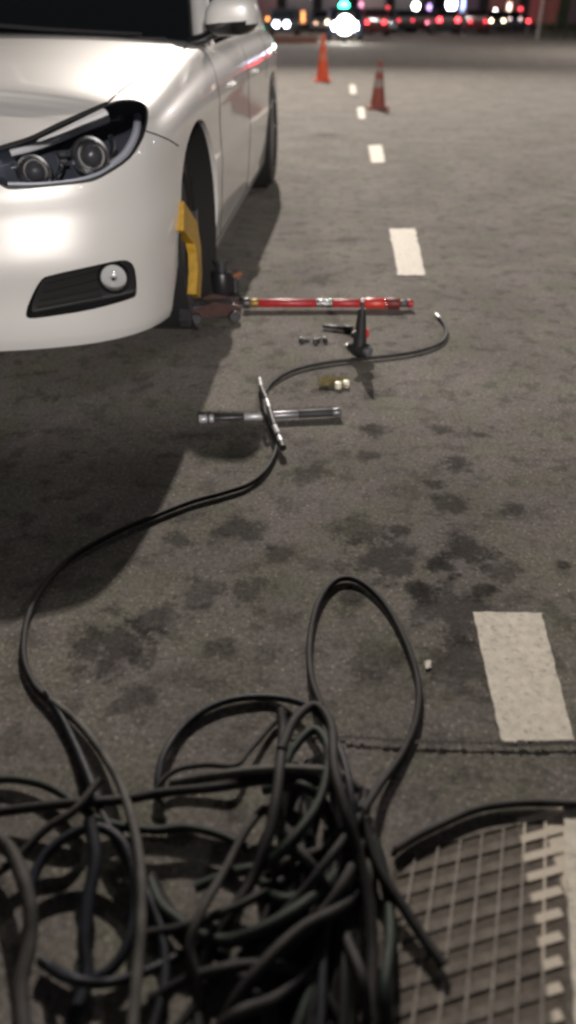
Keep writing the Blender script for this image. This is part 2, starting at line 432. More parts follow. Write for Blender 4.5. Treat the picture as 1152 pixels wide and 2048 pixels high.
gridm = []
for c in cols: gridm.append([bm.verts.new((-p.x, p.y, p.z)) for p in c])
for i in range(len(cols)-1):
    for j in range(nl-1):
        bm.faces.new((grid[i][j], grid[i+1][j], grid[i+1][j+1], grid[i][j+1]))
        bm.faces.new((gridm[i][j], gridm[i][j+1], gridm[i+1][j+1], gridm[i+1][j]))
# underside
for i in range(len(cols)-1):
    bm.faces.new((grid[i][0], gridm[i][0], gridm[i+1][0], grid[i+1][0])) if (grid[i][0].co-gridm[i][0].co).length > 1e-6 else None
bmesh.ops.remove_doubles(bm, verts=bm.verts[:], dist=2e-4)
bmesh.ops.dissolve_degenerate(bm, edges=bm.edges[:], dist=1e-5)
bmesh.ops.holes_fill(bm, edges=[e for e in bm.edges if e.is_boundary])
bmesh.ops.recalc_face_normals(bm, faces=bm.faces[:])
body = obj('body', bm, [M_BODY, M_BLACK], car)
bvh = BVHTree.FromPolygons([v.co.copy() for v in body.data.vertices], [tuple(p.vertices) for p in body.data.polygons])
def onbody(px, py, lift=0.0):
    r = ray(px, py); o_ = CI @ CAM; d_ = (CI.to_3x3() @ r).normalized()
    loc, n, _, _ = bvh.ray_cast(o_, d_)
    if loc is None: return None, None
    if n.dot(d_) > 0: n = -n
    return loc + n*lift, n
def pline(pix, n=6, lift=0.0):
    P = catmull([(x, y, 0) for x, y in pix], n); out_ = []
    for p in P:
        l, nn = onbody(p.x, p.y, lift)
        if l is not None: out_.append((l, nn))
    return out_
def densify(pix, k):
    o_ = []
    n = len(pix)
    for i in range(n):
        a = pix[i]; b = pix[(i+1) % n]
        for j in range(k): o_.append((a[0]+(b[0]-a[0])*j/k, a[1]+(b[1]-a[1])*j/k))
    return o_
def smooth_closed(pix, k=4):
    n = len(pix); o_ = []
    for i in range(n):
        a, b, c, d = [Vector((*pix[(i+q) % n], 0)) for q in (-1, 0, 1, 2)]
        for j in range(k):
            t = j/k
            p = 0.5*((2*b) + (c-a)*t + (2*a-5*b+4*c-d)*t*t + (3*b-a-3*c+d)*t*t*t); o_.append((p.x, p.y))
    return o_
def boolean(target, cutter, op):
    md = target.modifiers.new('b', 'BOOLEAN'); md.operation = op; md.object = cutter; md.solver = 'EXACT'
    bpy.context.view_layer.update()
    dg = bpy.context.evaluated_depsgraph_get()
    me = bpy.data.meshes.new_from_object(target.evaluated_get(dg))
    target.modifiers.clear(); old = target.data; target.data = me
HL = [(-60, 322), (-20, 307), (0, 299), (60, 281), (110, 257), (165, 232), (215, 211), (240, 203), (268, 202), (290, 212), (294, 235), (284, 275), (258, 315), (215, 345), (180, 361), (125, 368), (30, 376), (5, 370), (-20, 352), (-55, 338)]
FG = [(82, 560), (108, 549), (175, 534), (238, 521), (260, 524), (271, 543), (273, 586), (257, 599), (180, 620), (100, 633), (60, 637), (52, 628), (60, 600)]
def outline(pix, k=3):
    pts = []
    for x, y in smooth_closed(pix, k):
        l, n = onbody(x, y)
        if l is not None: pts.append((l, n))
    c = sum((p for p, _ in pts), Vector())/len(pts); n = sum((q for _, q in pts), Vector()).normalized()
    return [p for p, _ in pts], c, n
hl, hlc, hln = outline(HL); fg, fgc, fgn = outline(FG)
VD = (CI.to_3x3() @ ray(150, 300)).normalized()
def cutter(pts, dirn, outw, inw, scale=1.0, c=None):
    if c is not None and scale != 1.0: pts = [c+(p-c)*scale for p in pts]
    bm = B(); prism(bm, [p - dirn*outw for p in pts], dirn*(outw+inw))
    bmesh.ops.triangulate(bm, faces=[f for f in bm.faces if len(f.verts) > 4])
    o = obj('cutter', bm, M_BODY, car, False); return o
hdir = (-hln*0.5 + VD*0.5).normalized(); fdir = (-fgn*0.3+Vector((0, 1, 0))*0.7).normalized()
mirror_pts = lambda P: [Vector((-p.x, p.y, p.z)) for p in P][::-1]
mdir = lambda d: Vector((-d.x, d.y, d.z))
# lens keeps the exact body surface inside the outline
c1 = cutter(hl, hdir, 0.25, 0.45)
lens_src = body.copy(); lens_src.data = body.data.copy(); C.objects.link(lens_src)
boolean(lens_src, c1, 'INTERSECT')
# keep only faces that look outward on the original skin
bm = B(); bm.from_mesh(lens_src.data)
dele = []
for f in bm.faces:
    c = f.calc_center_median(); l, n, _, d = bvh.find_nearest(c)
    if d > 0.0015 or f.normal.dot(-hdir) < 0.05: dele.append(f)
bmesh.ops.delete(bm, geom=dele, context='FACES')
lens_me = bpy.data.meshes.new('lens'); bm.to_mesh(lens_me); bm.free()
bpy.data.objects.remove(lens_src)
boolean(body, cutter(hl, hdir, 0.25, 0.13), 'DIFFERENCE')
boolean(body, cutter(mirror_pts(hl), mdir(hdir), 0.25, 0.13), 'DIFFERENCE')
boolean(body, cutter(fg, fdir, 0.2, 0.06), 'DIFFERENCE')
boolean(body, cutter(mirror_pts(fg), mdir(fdir), 0.2, 0.06), 'DIFFERENCE')
WR = 0.352; WY = [0.89, 3.96]; AZ = 0.362
for wy in WY:
    for s in (1, -1):
        bm = B(); lathe(bm, [(0.0, s*0.62), (0.405, s*0.62), (0.405, s*1.2), (0.0, s*1.2)], 'X', 48, (0, wy, AZ)); 
        o = obj('cutter', bm, M_BODY, car, False); boolean(body, o, 'DIFFERENCE')
        if wy == WY[0]:
            bm = B(); prism(bm, [(s*.6, .89, .36), (s*.6, .487, .345), (s*.6, .415, .10), (s*.6, .89, .10)], (s*.6, 0, 0))
            o = obj('cutter', bm, M_BODY, car, False); boolean(body, o, 'DIFFERENCE')
for o in list(car.children):
    if o.name.startswith('cutter'): bpy.data.objects.remove(o)
for p in body.data.polygons: p.use_smooth = True
body.data.set_sharp_from_angle(angle=R(30))
# arch liners
for wy in WY:
    for s in (1, -1):
        bm = B(); lathe(bm, [(0.0, s*0.624), (0.400, s*0.624), (0.400, s*0.925), (0.397, s*0.925), (0.397, s*0.628), (0, s*0.628)], 'X', 48, (0, wy, AZ))
        obj('arch_liner', bm, M_GAP, car)
# arch lips: a slim raised flange following the body around each front arch
# wheels
def wheel(wy, s, steer=0):
    wh = empty('wheel', (s*(0.742 if wy < 2 else 0.835), wy, WR)); wh.parent = car
    wh.rotation_euler = (0, 0, steer + (PI if s < 0 else 0))
    W = 0.118
    bm = B(); prof = [(0.235, -W), (0.30, -W-.004), (0.335, -W+.008), (WR-.004, -W+.03), (WR, -W+.05), (WR, W-.05), (WR-.004, W-.03), (0.335, W-.008), (0.30, W+.004), (0.235, W), (0.232, W-.02), (0.232, -W+.02), (.235, -W)]
    lathe(bm, prof[:-1], 'X', 56); 
    ty = obj('tyre', bm, M_RUB, wh)
    bm = B()
    for k in range(4):
        x = -0.075+0.05*k
        lathe(bm, [(WR-.001, x-.004), (WR+.0005, x-.003), (WR+.0005, x+.003), (WR-.001, x+.004)], 'X', 40)
    bm.free()
    bm = B(); lathe(bm, [(0.232, W-.012), (0.236, W-.002), (0.229, W+.002), (0.215, W-.015), (0.205, 0.02), (0.205, -W+.02)], 'X', 48)
    for k in range(10):
        a = 2*PI*k/10 + (0.13 if k % 2 else -0.13)
        m = Matrix.Rotation(a, 3, 'X')
        pts = [m @ Vector((W-.045, 0, 0.04)), m @ Vector((W-.03, 0, 0.12)), m @ Vector((W-.02, 0, 0.212))]
        tube(bm, pts, .01, 6, rs=[.016, .011, .012])
    lathe(bm, [(0, W-.028), (0.05, W-.03), (0.062, W-.04), (0.062, W-.07), (0, W-.07)], 'X', 24)
    obj('rim', bm, M_ALLOY, wh)
    bm = B(); lathe(bm, [(0, 0.035), (0.165, 0.035), (0.165, 0.018), (0, 0.018)], 'X', 32); obj('brake_disc', bm, M_STEEL, wh)
    return wh
fw = wheel(WY[0], 1, R(3)); wheel(WY[0], -1, R(3)); wheel(WY[1], 1); wheel(WY[1], -1)

# headlights
def headlight(side):
    P = hl if side > 0 else mirror_pts(hl); d = hdir if side > 0 else mdir(hdir)
    root = empty('headlight', (0, 0, 0)); root.parent = car
    c = sum(P, Vector())/len(P)
    bm = B(); rings = []
    for k, (dep, sc) in enumerate([(0.004, .995), (0.03, .97), (0.085, .90), (0.10, .8)]):
        rings.append([bm.verts.new(c+(p-c)*sc + d*dep) for p in P])
    n = len(P)
    for a, b in zip(rings, rings[1:]):
        for i in range(n): bm.faces.new((a[i], a[(i+1) % n], b[(i+1) % n], b[i]))
    bm.faces.new(rings[-1]); bmesh.ops.triangulate(bm, faces=[f for f in bm.faces if len(f.verts) > 4])
    obj('housing', bm, mat('lamp_housing', (.10, .11, .14), .3, metal=.3, coat=.4), root)
    me = lens_me.copy() if side < 0 else lens_me
    if side < 0:
        for v in me.vertices: v.co.x *= -1
    me.materials.clear(); me.materials.append(M_CLEAR)
    for p in me.polygons: p.use_smooth = True
    lo = bpy.data.objects.new('lens', me); C.objects.link(lo); lo.parent = root
    def at(px, py, dep):
        l, nn = onbody(px, py); q = l + hdir*dep
        return q if side > 0 else Vector((-q.x, q.y, q.z))
    fwd = Vector((side*0.20, -1, 0.02)).normalized()
    rotm = Vector((0, 0, 1)).rotation_difference(fwd).to_matrix()
    for (px, py, rr) in ((183, 296, 0.052), (68, 328, 0.046)):
        q = at(px, py, 0.07)
        bm = B(); lathe(bm, [(0, -.03), (rr*.95, -.03), (rr*1.1, 0.01), (rr*1.16, 0.035), (rr*1.02, 0.036), (rr*.95, 0.012), (rr*.8, .0), (0, 0.0)], 'Z', 32)
        bmesh.ops.rotate(bm, cent=(0, 0, 0), matrix=rotm, verts=bm.verts[:]); bmesh.ops.translate(bm, vec=q, verts=bm.verts[:])
        obj('reflector_ring', bm, M_CHROME, root)
        bm = B(); lathe(bm, [(rr*.68, .0), (rr*.64, .012), (rr*.5, .022), (rr*.3, .029), (0, .031)], 'Z', 32)
        bmesh.ops.rotate(bm, cent=(0, 0, 0), matrix=rotm, verts=bm.verts[:]); bmesh.ops.translate(bm, vec=q, verts=bm.verts[:])
        obj('projector_lens', bm, mat('projector_glass', (.06, .06, .07), .06, coat=1, spec=.8), root)
    # lamp highlight painted as a white strip along the top edge and side reflector at the outer end
    bm = B(); pts = [at(x, y, .016) for x, y in ((20, 303), (70, 288), (120, 268), (170, 246), (212, 228))]
    pp = catmull(pts, 5); tube(bm, pp, .012, 8, rs=[.010+.014*(i/len(pp)) for i in range(len(pp))]); obj('brow_highlight', bm, mat('highlight_white', (.8, .8, .82), .25, coat=1), root)
    bm = B(); pts = [at(x, y, .03) for x, y in ((277, 225), (272, 262), (252, 300), (224, 325))]
    tube(bm, catmull(pts, 5), .013, 8); obj('side_reflector', bm, mat('satin_silver', (.62, .64, .72), .35, metal=.3), root)
    bm = B(); pts = [at(x, y, .04) for x, y in ((222, 262), (228, 290), (215, 318))]
    tube(bm, catmull(pts, 4), .009, 8); obj('light_guide', bm, M_CHROME, root)
    bm = B(); pts = [at(x, y, .045) for x, y in ((112, 297), (122, 322), (112, 348))]
    tube(bm, catmull(pts, 4), .008, 8); obj('light_guide', bm, M_CHROME, root)
    bm = B(); pts = [at(x, y, .03) for x, y in ((14, 362), (80, 362), (150, 355), (205, 338), (240, 312))]
    tube(bm, catmull(pts, 5), .006, 8); obj('lower_trim', bm, mat('satin_silver', (.62, .64, .72), .35, metal=.3), root)
    for (p0, p1) in (((118, 300), (136, 297)), ((118, 318), (134, 316)), ((20, 325), (34, 322))):
        bm = B(); tube(bm, [at(*p0, .035), at(*p1, .035)], .007, 8); obj('trim_fin', bm, M_CHROME, root)
    # black seal round the unit
    bm = B(); q = [p + (-d)*0.001 for p in P]; tube(bm, q+[q[0]], .0045, 6, cap=False); obj('seal', bm, M_BLACK, root)
headlight(1); headlight(-1)
# fog lamp openings
def foglight(side):
    P = fg if side > 0 else mirror_pts(fg); d = fdir if side > 0 else mdir(fdir)
    c = sum(P, Vector())/len(P); n = len(P)
    root = empty('fog_light', (0, 0, 0)); root.parent = car
    bm = B(); rings = [[bm.verts.new(c+(p-c)*sc + d*dep) for p in P] for dep, sc in ((0.002, .993), (0.035, .965), (.05, .95))]
    for a, b in zip(rings, rings[1:]):
        for i in range(n): bm.faces.new((a[i], a[(i+1) % n], b[(i+1) % n], b[i]))
    bm.faces.new(rings[-1]); bmesh.ops.triangulate(bm, faces=[f for f in bm.faces if len(f.verts) > 4])
    obj('recess', bm, M_BLACK, root)
    def at(px, py, dep):
        l, nn = onbody(px, py); q = l + fdir*dep
        return q if side > 0 else Vector((-q.x, q.y, q.z))
    for (a, b) in (((84, 572), (190, 546)), ((80, 590), (192, 563)), ((74, 608), (196, 582)), ((70, 622), (200, 598))):
        bm = B(); tube(bm, [at(*a, .034), at(*b, .034)], .0045, 6); obj('grille_slat', bm, M_GAP, root)
    q = at(225, 561, 0.04); fwd = Vector((side*.25, -1, 0.05)).normalized(); rotm = Vector((0, 0, 1)).rotation_difference(fwd).to_matrix()
    bm = B(); lathe(bm, [(0, .0), (.011, .002), (.011, .018), (.006, .024), (0, .025)], 'Z', 16)
    bmesh.ops.rotate(bm, cent=(0, 0, 0), matrix=rotm, verts=bm.verts[:]); bmesh.ops.translate(bm, vec=q, verts=bm.verts[:]); obj('bulb', bm, M_CHROME, root)
    for nm, prof, m in (('bezel', [(.052, -.01), (.054, .012), (.047, .020), (.043, .012), (.040, 0)], M_GLOSSB),
                        ('reflector', [(.0, -.008), (.015, -.006), (.03, .002), (.042, .014)], mat('bright_reflector', (.8, .8, .8), .3, metal=.75)),
                        ('glass', [(.043, .013), (.03, .022), (.015, .026), (0, .027)], M_CLEAR)):
        bm = B(); rings = []
        lathe(bm, prof, 'Z', 28)
        bmesh.ops.rotate(bm, cent=(0, 0, 0), matrix=rotm, verts=bm.verts[:]); bmesh.ops.translate(bm, vec=q, verts=bm.verts[:])
        obj(nm, bm, m, root)
foglight(1); foglight(-1)
# seams as slim dark grooves lying in the skin
def seam(pix, r=0.0028, name='panel_gap', mirror=True):
    P = [l for l, n in pline(pix, 6, -0.0008)]
    if len(P) < 3: return
    bm = B(); tube(bm, P, r, 6); obj(name, bm, M_GAP, car)
    if mirror: bm = B(); tube(bm, [Vector((-p.x, p.y, p.z)) for p in P], r, 6); obj(name, bm, M_GAP, car)
seam([(-60, 318), (0, 296), (60, 277), (110, 253), (165, 228), (214, 207)], .0075)
seam([(214, 207), (232, 190), (262, 166), (300, 144), (340, 124), (362, 106), (372, 92)], .0034)
seam([(291, 262), (315, 270), (340, 281), (357, 292)])
def zcurve(pts, r=.003, name='panel_gap'):
    # seam given in car coordinates (y, z), dropped sideways on the skin
    for s in (1, -1):
        P = []
        for p in catmull([(y, z, 0) for y, z in pts], 6):
            l, n, _, _ = bvh.ray_cast(Vector((s*2, p.x, p.y)), Vector((-s, 0, 0)))
            if l: P.append(l + Vector((-s*.0008, 0, 0)))
        bm = B(); tube(bm, P, r, 6); obj(name, bm, M_GAP, car)
zcurve([(1.45, .22), (1.42, .5), (1.44, .8), (1.50, .94)]); zcurve([(2.55, .22), (2.55, .5), (2.56, .8), (2.6, .96)]); zcurve([(3.5, .75), (3.6, .9), (3.6, 1.0)])
zcurve([(1.35, .212), (2.4, .215), (3.5, .22)], .004, 'sill_gap')
# character line: a shallow raised crease along the doors
for s in (1, -1):
    for y0 in (1.75, 2.75):
        bm = B(); l, n, _, _ = bvh.ray_cast(Vector((s*2, y0, .82)), Vector((-s, 0, 0)))
        P = [Vector((l.x+s*(dx*.5-.004), y0+dy, .82+dz_)) for dx, dy, dz_ in ((0, 0, 0), (.022, .02, 0), (.03, .07, .002), (.028, .13, .002), (.018, .18, 0), (0, .2, 0))]
        tube(bm, catmull(P, 4), .010, 8)
        obj('door_handle', bm, M_BODY, car)
# chrome kidney grille surround at the nose
for s in (1, -1):
    cc = [(.035, .50), (.035, .70), (.07, .735), (.20, .725), (.27, .705), (.285, .66), (.25, .53), (.20, .485), (.07, .475)]
    P = []
    for x, z in smooth_closed(cc, 3):
        l, n, _, _ = bvh.ray_cast(Vector((s*x, -1, z)), Vector((0, 1, 0)))
        P.append(l + Vector((0, -.006, 0)))
    bm = B(); tube(bm, P+[P[0]], .011, 8, cap=False); obj('grille_surround', bm, M_CHROME, car)
    bm = B(); f = poly(bm, [p + Vector((0, -.001, 0)) for p in P]); bmesh.ops.triangulate(bm, faces=bm.faces[:]); obj('grille_panel', bm, M_GAP, car, False)
    for k in range(9):
        x = s*(.06+k*.024); zt = .72; zb = .495+(.0 if k < 6 else (k-5)*.012)
        l, n, _, _ = bvh.ray_cast(Vector((x, -1, .6)), Vector((0, 1, 0)))
        l2 = bvh.ray_cast(Vector((x, -1, zt-.01)), Vector((0, 1, 0)))[0]; l3 = bvh.ray_cast(Vector((x, -1, zb)), Vector((0, 1, 0)))[0]
        bm = B(); tube(bm, [l3+Vector((0, -.008, 0)), l+Vector((0, -.01, 0)), l2+Vector((0, -.008, 0))], .004, 6); obj('grille_slat', bm, M_GLOSSB, car)
# greenhouse
def ringpts(y0, y1, w, z, cr=.25, n=8, front_bow=.12):
    pts = []
    # front edge bowed, corners, sides, rear
    for k in range(n+1): 
        t = k/n; x = w*(.86)*t; pts.append((x, y0+front_bow*t*t, z))
    pts.append((w*.97, y0+front_bow+.10, z)); pts.append((w, y0+front_bow+.28, z))
    for k in range(1, 8): pts.append((w*(1-.06*(k/8)**2), y0+front_bow+.28+(y1-y0-front_bow-.58)*k/8, z))
    pts.append((w*.88, y1-.22, z)); pts.append((w*.8, y1-.1, z)); pts.append((w*.5, y1, z)); pts.append((0, y1, z))
    return pts
GHL = [(1.40, 4.75, .865, .955, .20), (1.56, 4.62, .83, 1.10, .20), (1.84, 4.4, .775, 1.32, .19), (2.02, 4.15, .735, 1.47, .17), (2.22, 3.9, .68, 1.535, .14), (2.5, 3.6, .48, 1.562, .1)]
rows = [ringpts(a, b, c_, z, front_bow=fb) for a, b, c_, z, fb in GHL]
bm = B(); vr = []
for row in rows:
    full = [Vector(p) for p in row] + [Vector((-p[0], p[1], p[2])) for p in row[-2:0:-1]]
    vr.append([bm.verts.new(p) for p in full])
n = len(vr[0])
for a, b in zip(vr, vr[1:]):
    for k in range(n): bm.faces.new((a[k], a[(k+1) % n], b[(k+1) % n], b[k]))
bm.faces.new(vr[-1]); bm.faces.new(vr[0][::-1])
bm.faces.ensure_lookup_table()
for f in bm.faces:
    c = f.calc_center_median()
    if c.z > 1.50: f.material_index = 1
obj('window_glass', bm, [M_GLASS, M_BODY], car)
def col_of(i, inflate=0.012):
    out_ = []
    for row in rows[:5]:
        p = Vector(row[i]); out_.append(p + Vector((inflate, 0, .004)) if p.x > .3 else p)
    return out_
for s in (1, -1):
    P = [Vector((p.x*s, p.y, p.z)) for p in catmull(col_of(9, .0), 4)]
    bm = B(); a_ = []
    tube(bm, P, .04, 10, rs=[.05-.012*i/len(P) for i in range(len(P))]); obj('front_pillar', bm, M_BODY, car)
    for idx in (14,):
        P = [Vector((p.x*s, p.y, p.z)) for p in catmull(col_of(idx, .0), 4)]
        bm = B(); tube(bm, P, .028, 8); obj('centre_pillar', bm, M_GLOSSB, car)
    P = [Vector((p.x*s, p.y, p.z)) for p in catmull(col_of(18, .0), 4)]
    bm = B(); tube(bm, P, .09, 10); obj('rear_pillar', bm, M_BODY, car)
    P = [Vector((s*(rows[3][i][0]+.006), rows[3][i][1], rows[3][i][2]+.012)) for i in range(9, 18)]
    bm = B(); tube(bm, catmull(P, 3), .03, 8); obj('roof_rail', bm, M_BODY, car)
# wipers and cowl
bm = B(); P = [Vector((x, 1.385+.2*(x/.74)**2 - .012, 1.005)) for x in [i*.1-.7 for i in range(15)]]
tube(bm, P, .017, 8); obj('cowl', bm, M_BLACK, car)
bm = B(); tube(bm, [Vector((.6, 1.53, 1.03)), Vector((.2, 1.44, 1.05)), Vector((-.1, 1.44, 1.07))], .008, 6); obj('wiper', bm, M_BLACK, car)
# mirrors
for s in (1, -1):
    root = empty('wing_mirror', (s*.985, 1.62, 1.098)); root.parent = car
    bm = B(); bmesh.ops.create_uvsphere(bm, u_segments=24, v_segments=16, radius=1)
    for v in bm.verts:
        x, y, z = v.co
        q = lambda t, e: math.copysign(abs(t)**e, t)
        v.co = Vector((q(x, .72)*.118*(1-.12*z), q(y, .7)*.075 if y < 0 else q(y, .5)*.05, q(z, .72)*.075+.01*x*s))
    shell = B(); lower = B()
    me = bpy.data.meshes.new('tmp'); bm.to_mesh(me)
    for f in bm.faces: f.material_index = 1 if f.calc_center_median().z < -.026 else 0
    obj('mirror_shell', bm, [M_BODY, M_GLOSSB], root); shell.free(); lower.free()
    bm = B(); box(bm, (0, .052, .005), (.19, .006, .105), bev=.002); obj('mirror_glass', bm, M_CHROME, root)
    bm = B(); tube(bm, [Vector((-s*.06, .0, -.055)), Vector((-s*.13, .0, -.085)), Vector((-s*.20, .0, -.10))], .022, 10); obj('mirror_arm', bm, M_GLOSSB, root)
# rear lights
for s in (1, -1):
    l = bvh.ray_cast(Vector((s*.72, 8, .88)), Vector((0, -1, 0)))[0]
    bm = B(); box(bm, (l.x, l.y-.01, l.z), (.30, .06, .12), bev=.015); obj('tail_light', bm, mat('tail_lens', (.4, .01, .01), .2, coat=1), car)

# ------------------------------------------------------------------ wheel clamp (yellow) on the front wheel
wX = -0.565
clamp = empty('wheel_clamp', (wX, CY+WY[0], 0), 0, 'bent yellow steel wheel clamp fixed on the front wheel of the white car', 'wheel clamp')
def rel(p): return Vector(p) - clamp.location
bm = B()
arm = [atX(358, 432, wX), atX(368, 446, wX), atX(383, 466, wX+.01), atX(389, 500, wX+.015), atX(391, 545, wX+.015), atX(388, 592, wX+.01)]
def bar(bm, P, wx, wn):  # flat steel bar along P, wide along world X by wx, across by wn
    P = [rel(p) for p in P]; fr = frames(P); rr = []
    for p, (t, u, v) in zip(P, fr):
        X = Vector((1, 0, 0)); nn = t.cross(X).normalized()
        rr.append([bm.verts.new(p+X*a*wx/2+nn*b*wn/2) for a, b in ((1, 1), (1, -1), (-1, -1), (-1, 1))])
    for a, b in zip(rr, rr[1:]):
        for k in range(4): bm.faces.new((a[k], a[(k+1) % 4], b[(k+1) % 4], b[k]))
    bm.faces.new(rr[0][::-1]); bm.faces.new(rr[-1])
    return bm
bar(bm, arm, .035, .10); obj('upper_arm', bm, M_YEL, clamp, False)
bm = B(); a0 = Vector((wX-.02, CY+WY[0]-.05, .33))
bar(bm, [a0+Vector((0, 0, .12)), a0, Vector((wX-.02, CY+WY[0]-.27, .17)), Vector((wX-.02, CY+WY[0]-.36, .09))], .04, .05); obj('lower_arm', bm, M_DSTEEL, clamp, False)

# ------------------------------------------------------------------ long red bar with coupling, low trolley jack
pA = G(372, 618, .05); pB = G(478, 612, .05)
jack = empty('trolley_jack', ((pA.x+pB.x)/2, (pA.y+pB.y)/2+.02, 0), math.atan2(pB.y-pA.y, pB.x-pA.x), 'low dull red trolley jack in the shadow beside the front wheel', 'jack')
Lj = (pB-pA).length
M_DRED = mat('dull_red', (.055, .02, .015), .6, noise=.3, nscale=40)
for s in (1, -1):
    bm = B(); prism(bm, [(-Lj/2, s*.055, .02), (Lj/2, s*.055, .025), (Lj/2, s*.055, .06), (0, s*.055, .085), (-Lj/2, s*.055, .045)], (0, .006, 0)); obj('side_plate', bm, M_DRED, jack, False)
for x in (-Lj/2+.03, Lj/2-.03):
    for s in (1, -1):
        bm = B(); lathe(bm, [(0, -.011), (.022, -.011), (.025, -.007), (.025, .007), (.022, .011), (0, .011)], 'Y', 20, (x, s*.078, .025)); obj('caster', bm, M_DSTEEL, jack)
bm = B(); box(bm, (0, 0, .055), (Lj*.8, .09, .025), bev=.004); obj('lift_arm', bm, M_DSTEEL, jack)
bm = B(); lathe(bm, [(0, .0), (.03, 0), (.036, .018), (.03, .018), (.028, .01), (0, .01)], 'Z', 20, (-Lj/2+.04, 0, .068)); obj('saddle', bm, M_DSTEEL, jack)

p = G(446, 596)
bj = empty('bottle_jack', p, R(20), 'squat black bottle jack under the sill, right of the yellow clamp', 'bottle jack')
bm = B(); box(bm, (0, 0, .012), (.15, .13, .024), bev=.005); obj('base', bm, M_BLACK, bj)
bm = B(); lathe(bm, [(0, .02), (.046, .02), (.048, .03), (.048, .115), (.042, .125), (0, .125)], 'Z', 28); obj('cylinder', bm, mat('black_enamel', (.018, .018, .02), .35), bj)
bm = B(); lathe(bm, [(0, .12), (.024, .12), (.024, .16), (.032, .163), (.032, .175), (0, .175)], 'Z', 20); obj('ram', bm, M_DSTEEL, bj)
bm = B(); lathe(bm, [(0, .02), (.017, .02), (.017, .085), (.012, .09), (.012, .10), (0, .10)], 'Z', 16, (.062, .0, 0)); obj('pump', bm, M_DSTEEL, bj)
bm = B(); tube(bm, [Vector((.055, 0, .095)), Vector((.09, -.01, .11))], .011, 10); obj('handle_socket', bm, mat('copper_red', (.30, .10, .05), .5), bj)

def rod_thing(name, p, q, label, cat, group=None):
    d = q-p; t = empty(name, p, math.atan2(d.y, d.x), label, cat, group); t.rotation_euler = (0, -math.asin(d.z/d.length), math.atan2(d.y, d.x))
    return t, d.length
a = G(486, 606, .03); b = G(826, 607, .026)
t, L0 = rod_thing('jack_handle', a, b, 'long red jack handle with chrome rings lying beside the front wheel', 'jack handle')
def seg(nm, x0, x1, r, m, parent=None, n=20):
    bm = B(); e = min(.003, (x1-x0)/4); lathe(bm, [(0, x0), (r-e*.6, x0), (r, x0+e), (r, x1-e), (r-e*.6, x1), (0, x1)], 'X', n); return obj(nm, bm, m, parent or t)
def fx(px): return (px-486)/(826-486)*L0
seg('coupling', fx(486), fx(500), .024, M_DSTEEL); seg('coupling', fx(500), fx(517), .019, mat('brass_dull', (.30, .20, .06), .45, metal=.6))
seg('tube', fx(517), fx(632), .0185, M_RED)
for x in (633, 642, 651, 659): seg('chrome_ring', fx(x), fx(x+5.5), .0205, M_CHROME)
seg('sleeve', fx(632), fx(664), .0175, M_STEEL)
seg('tube', fx(664), fx(722), .0185, M_RED); seg('collar', fx(722), fx(728), .020, M_STEEL)
seg('grip', fx(728), fx(775), .0235, mat('bright_red', (.62, .05, .035), .3)); seg('chrome_ring', fx(769), fx(773), .0245, M_CHROME)
seg('end_socket', fx(775), fx(800), .024, mat('maroon', (.16, .02, .02), .5)); seg('neck', fx(800), fx(815), .015, M_DSTEEL); seg('end_cap', fx(815), fx(826), .018, M_RED)

# ------------------------------------------------------------------ impact wrench standing head down on its nose
base = G(716, 716)
iw = empty('impact_wrench', base, R(58), 'black air impact wrench standing upright on the road behind the hose, with a red trigger', 'impact wrench')
bm = B(); lathe(bm, [(0, -.045), (.024, -.045), (.030, -.038), (.031, .0), (.027, .018), (.020, .030), (.016, .042), (0, .042)], 'Y', 28, (0, 0, .036)); obj('motor_housing', bm, M_BLACK, iw)
bm = B(); lathe(bm, [(0, .040), (.009, .040), (.009, .056), (0, .056)], 'Y', 12, (0, 0, .036)); obj('anvil', bm, M_STEEL, iw)
bm = B(); P = [Vector((0, -.004, .05)), Vector((0, -.004, .09)), Vector((0, -.005, .13)), Vector((0, -.006, .17)), Vector((0, -.006, .195))]
tube(bm, P, .02, 14, rs=[.028, .024, .020, .016, .0125]); obj('handle', bm, M_BLACK, iw)
bm = B(); tube(bm, [Vector((0, -.006, .195)), Vector((0, -.006, .222))], .008, 10, rs=[.009, .006]); obj('air_inlet', bm, M_DSTEEL, iw)
bm = B(); box(bm, (.014, -.024, .10), (.012, .018, .035), bev=.003); obj('trigger', bm, mat('red_plastic', (.6, .06, .06), .35), iw)
bm = B(); lathe(bm, [(0, -.053), (.018, -.053), (.022, -.044), (0, -.044)], 'Y', 20, (0, 0, .036)); obj('end_cap', bm, mat('grey_cap', (.12, .12, .14), .4), iw)
bm = B(); lathe(bm, [(0, -.030), (.010, -.030), (.013, -.02), (.013, 0), (0, 0)], 'X', 16, (-.02, .0, .105)); obj('regulator_knob', bm, M_BLACK, iw)
# extension bar lying by it
a = G(646, 652, .012); b = G(706, 659, .012)
t, L1 = rod_thing('extension_bar', a, b, 'short dark steel socket extension lying just left of the upright impact wrench', 'socket extension')
seg('shaft', 0, L1*.72, .009, M_DSTEEL); seg('socket', L1*.72, L1, .015, M_BLACK)
# lug nuts
for k, (px, py, lab) in enumerate(((603, 684, 'single dark wheel bolt lying apart, leftmost of the three small ones'), (631, 686, 'dark wheel bolt in the middle of the three small ones on the road'), (650, 684, 'dark wheel bolt nearest the upright impact wrench'))):
    p = G(px, py); o = empty('wheel_bolt', p, R(40*k+20), lab, 'wheel bolt', 'loose wheel bolts on the road')
    bm = B(); lathe(bm, [(0, 0), (.012, 0), (.012, .004), (.0085, .012), (.0085, .02), (0, .021)], 'Z', 6); obj('head', bm, M_BLACK, o, False)
    bm = B(); tube(bm, [Vector((0.006, 0, .0075)), Vector((.034, 0, .0072))], .0065, 10); obj('shank', bm, M_DSTEEL, o)
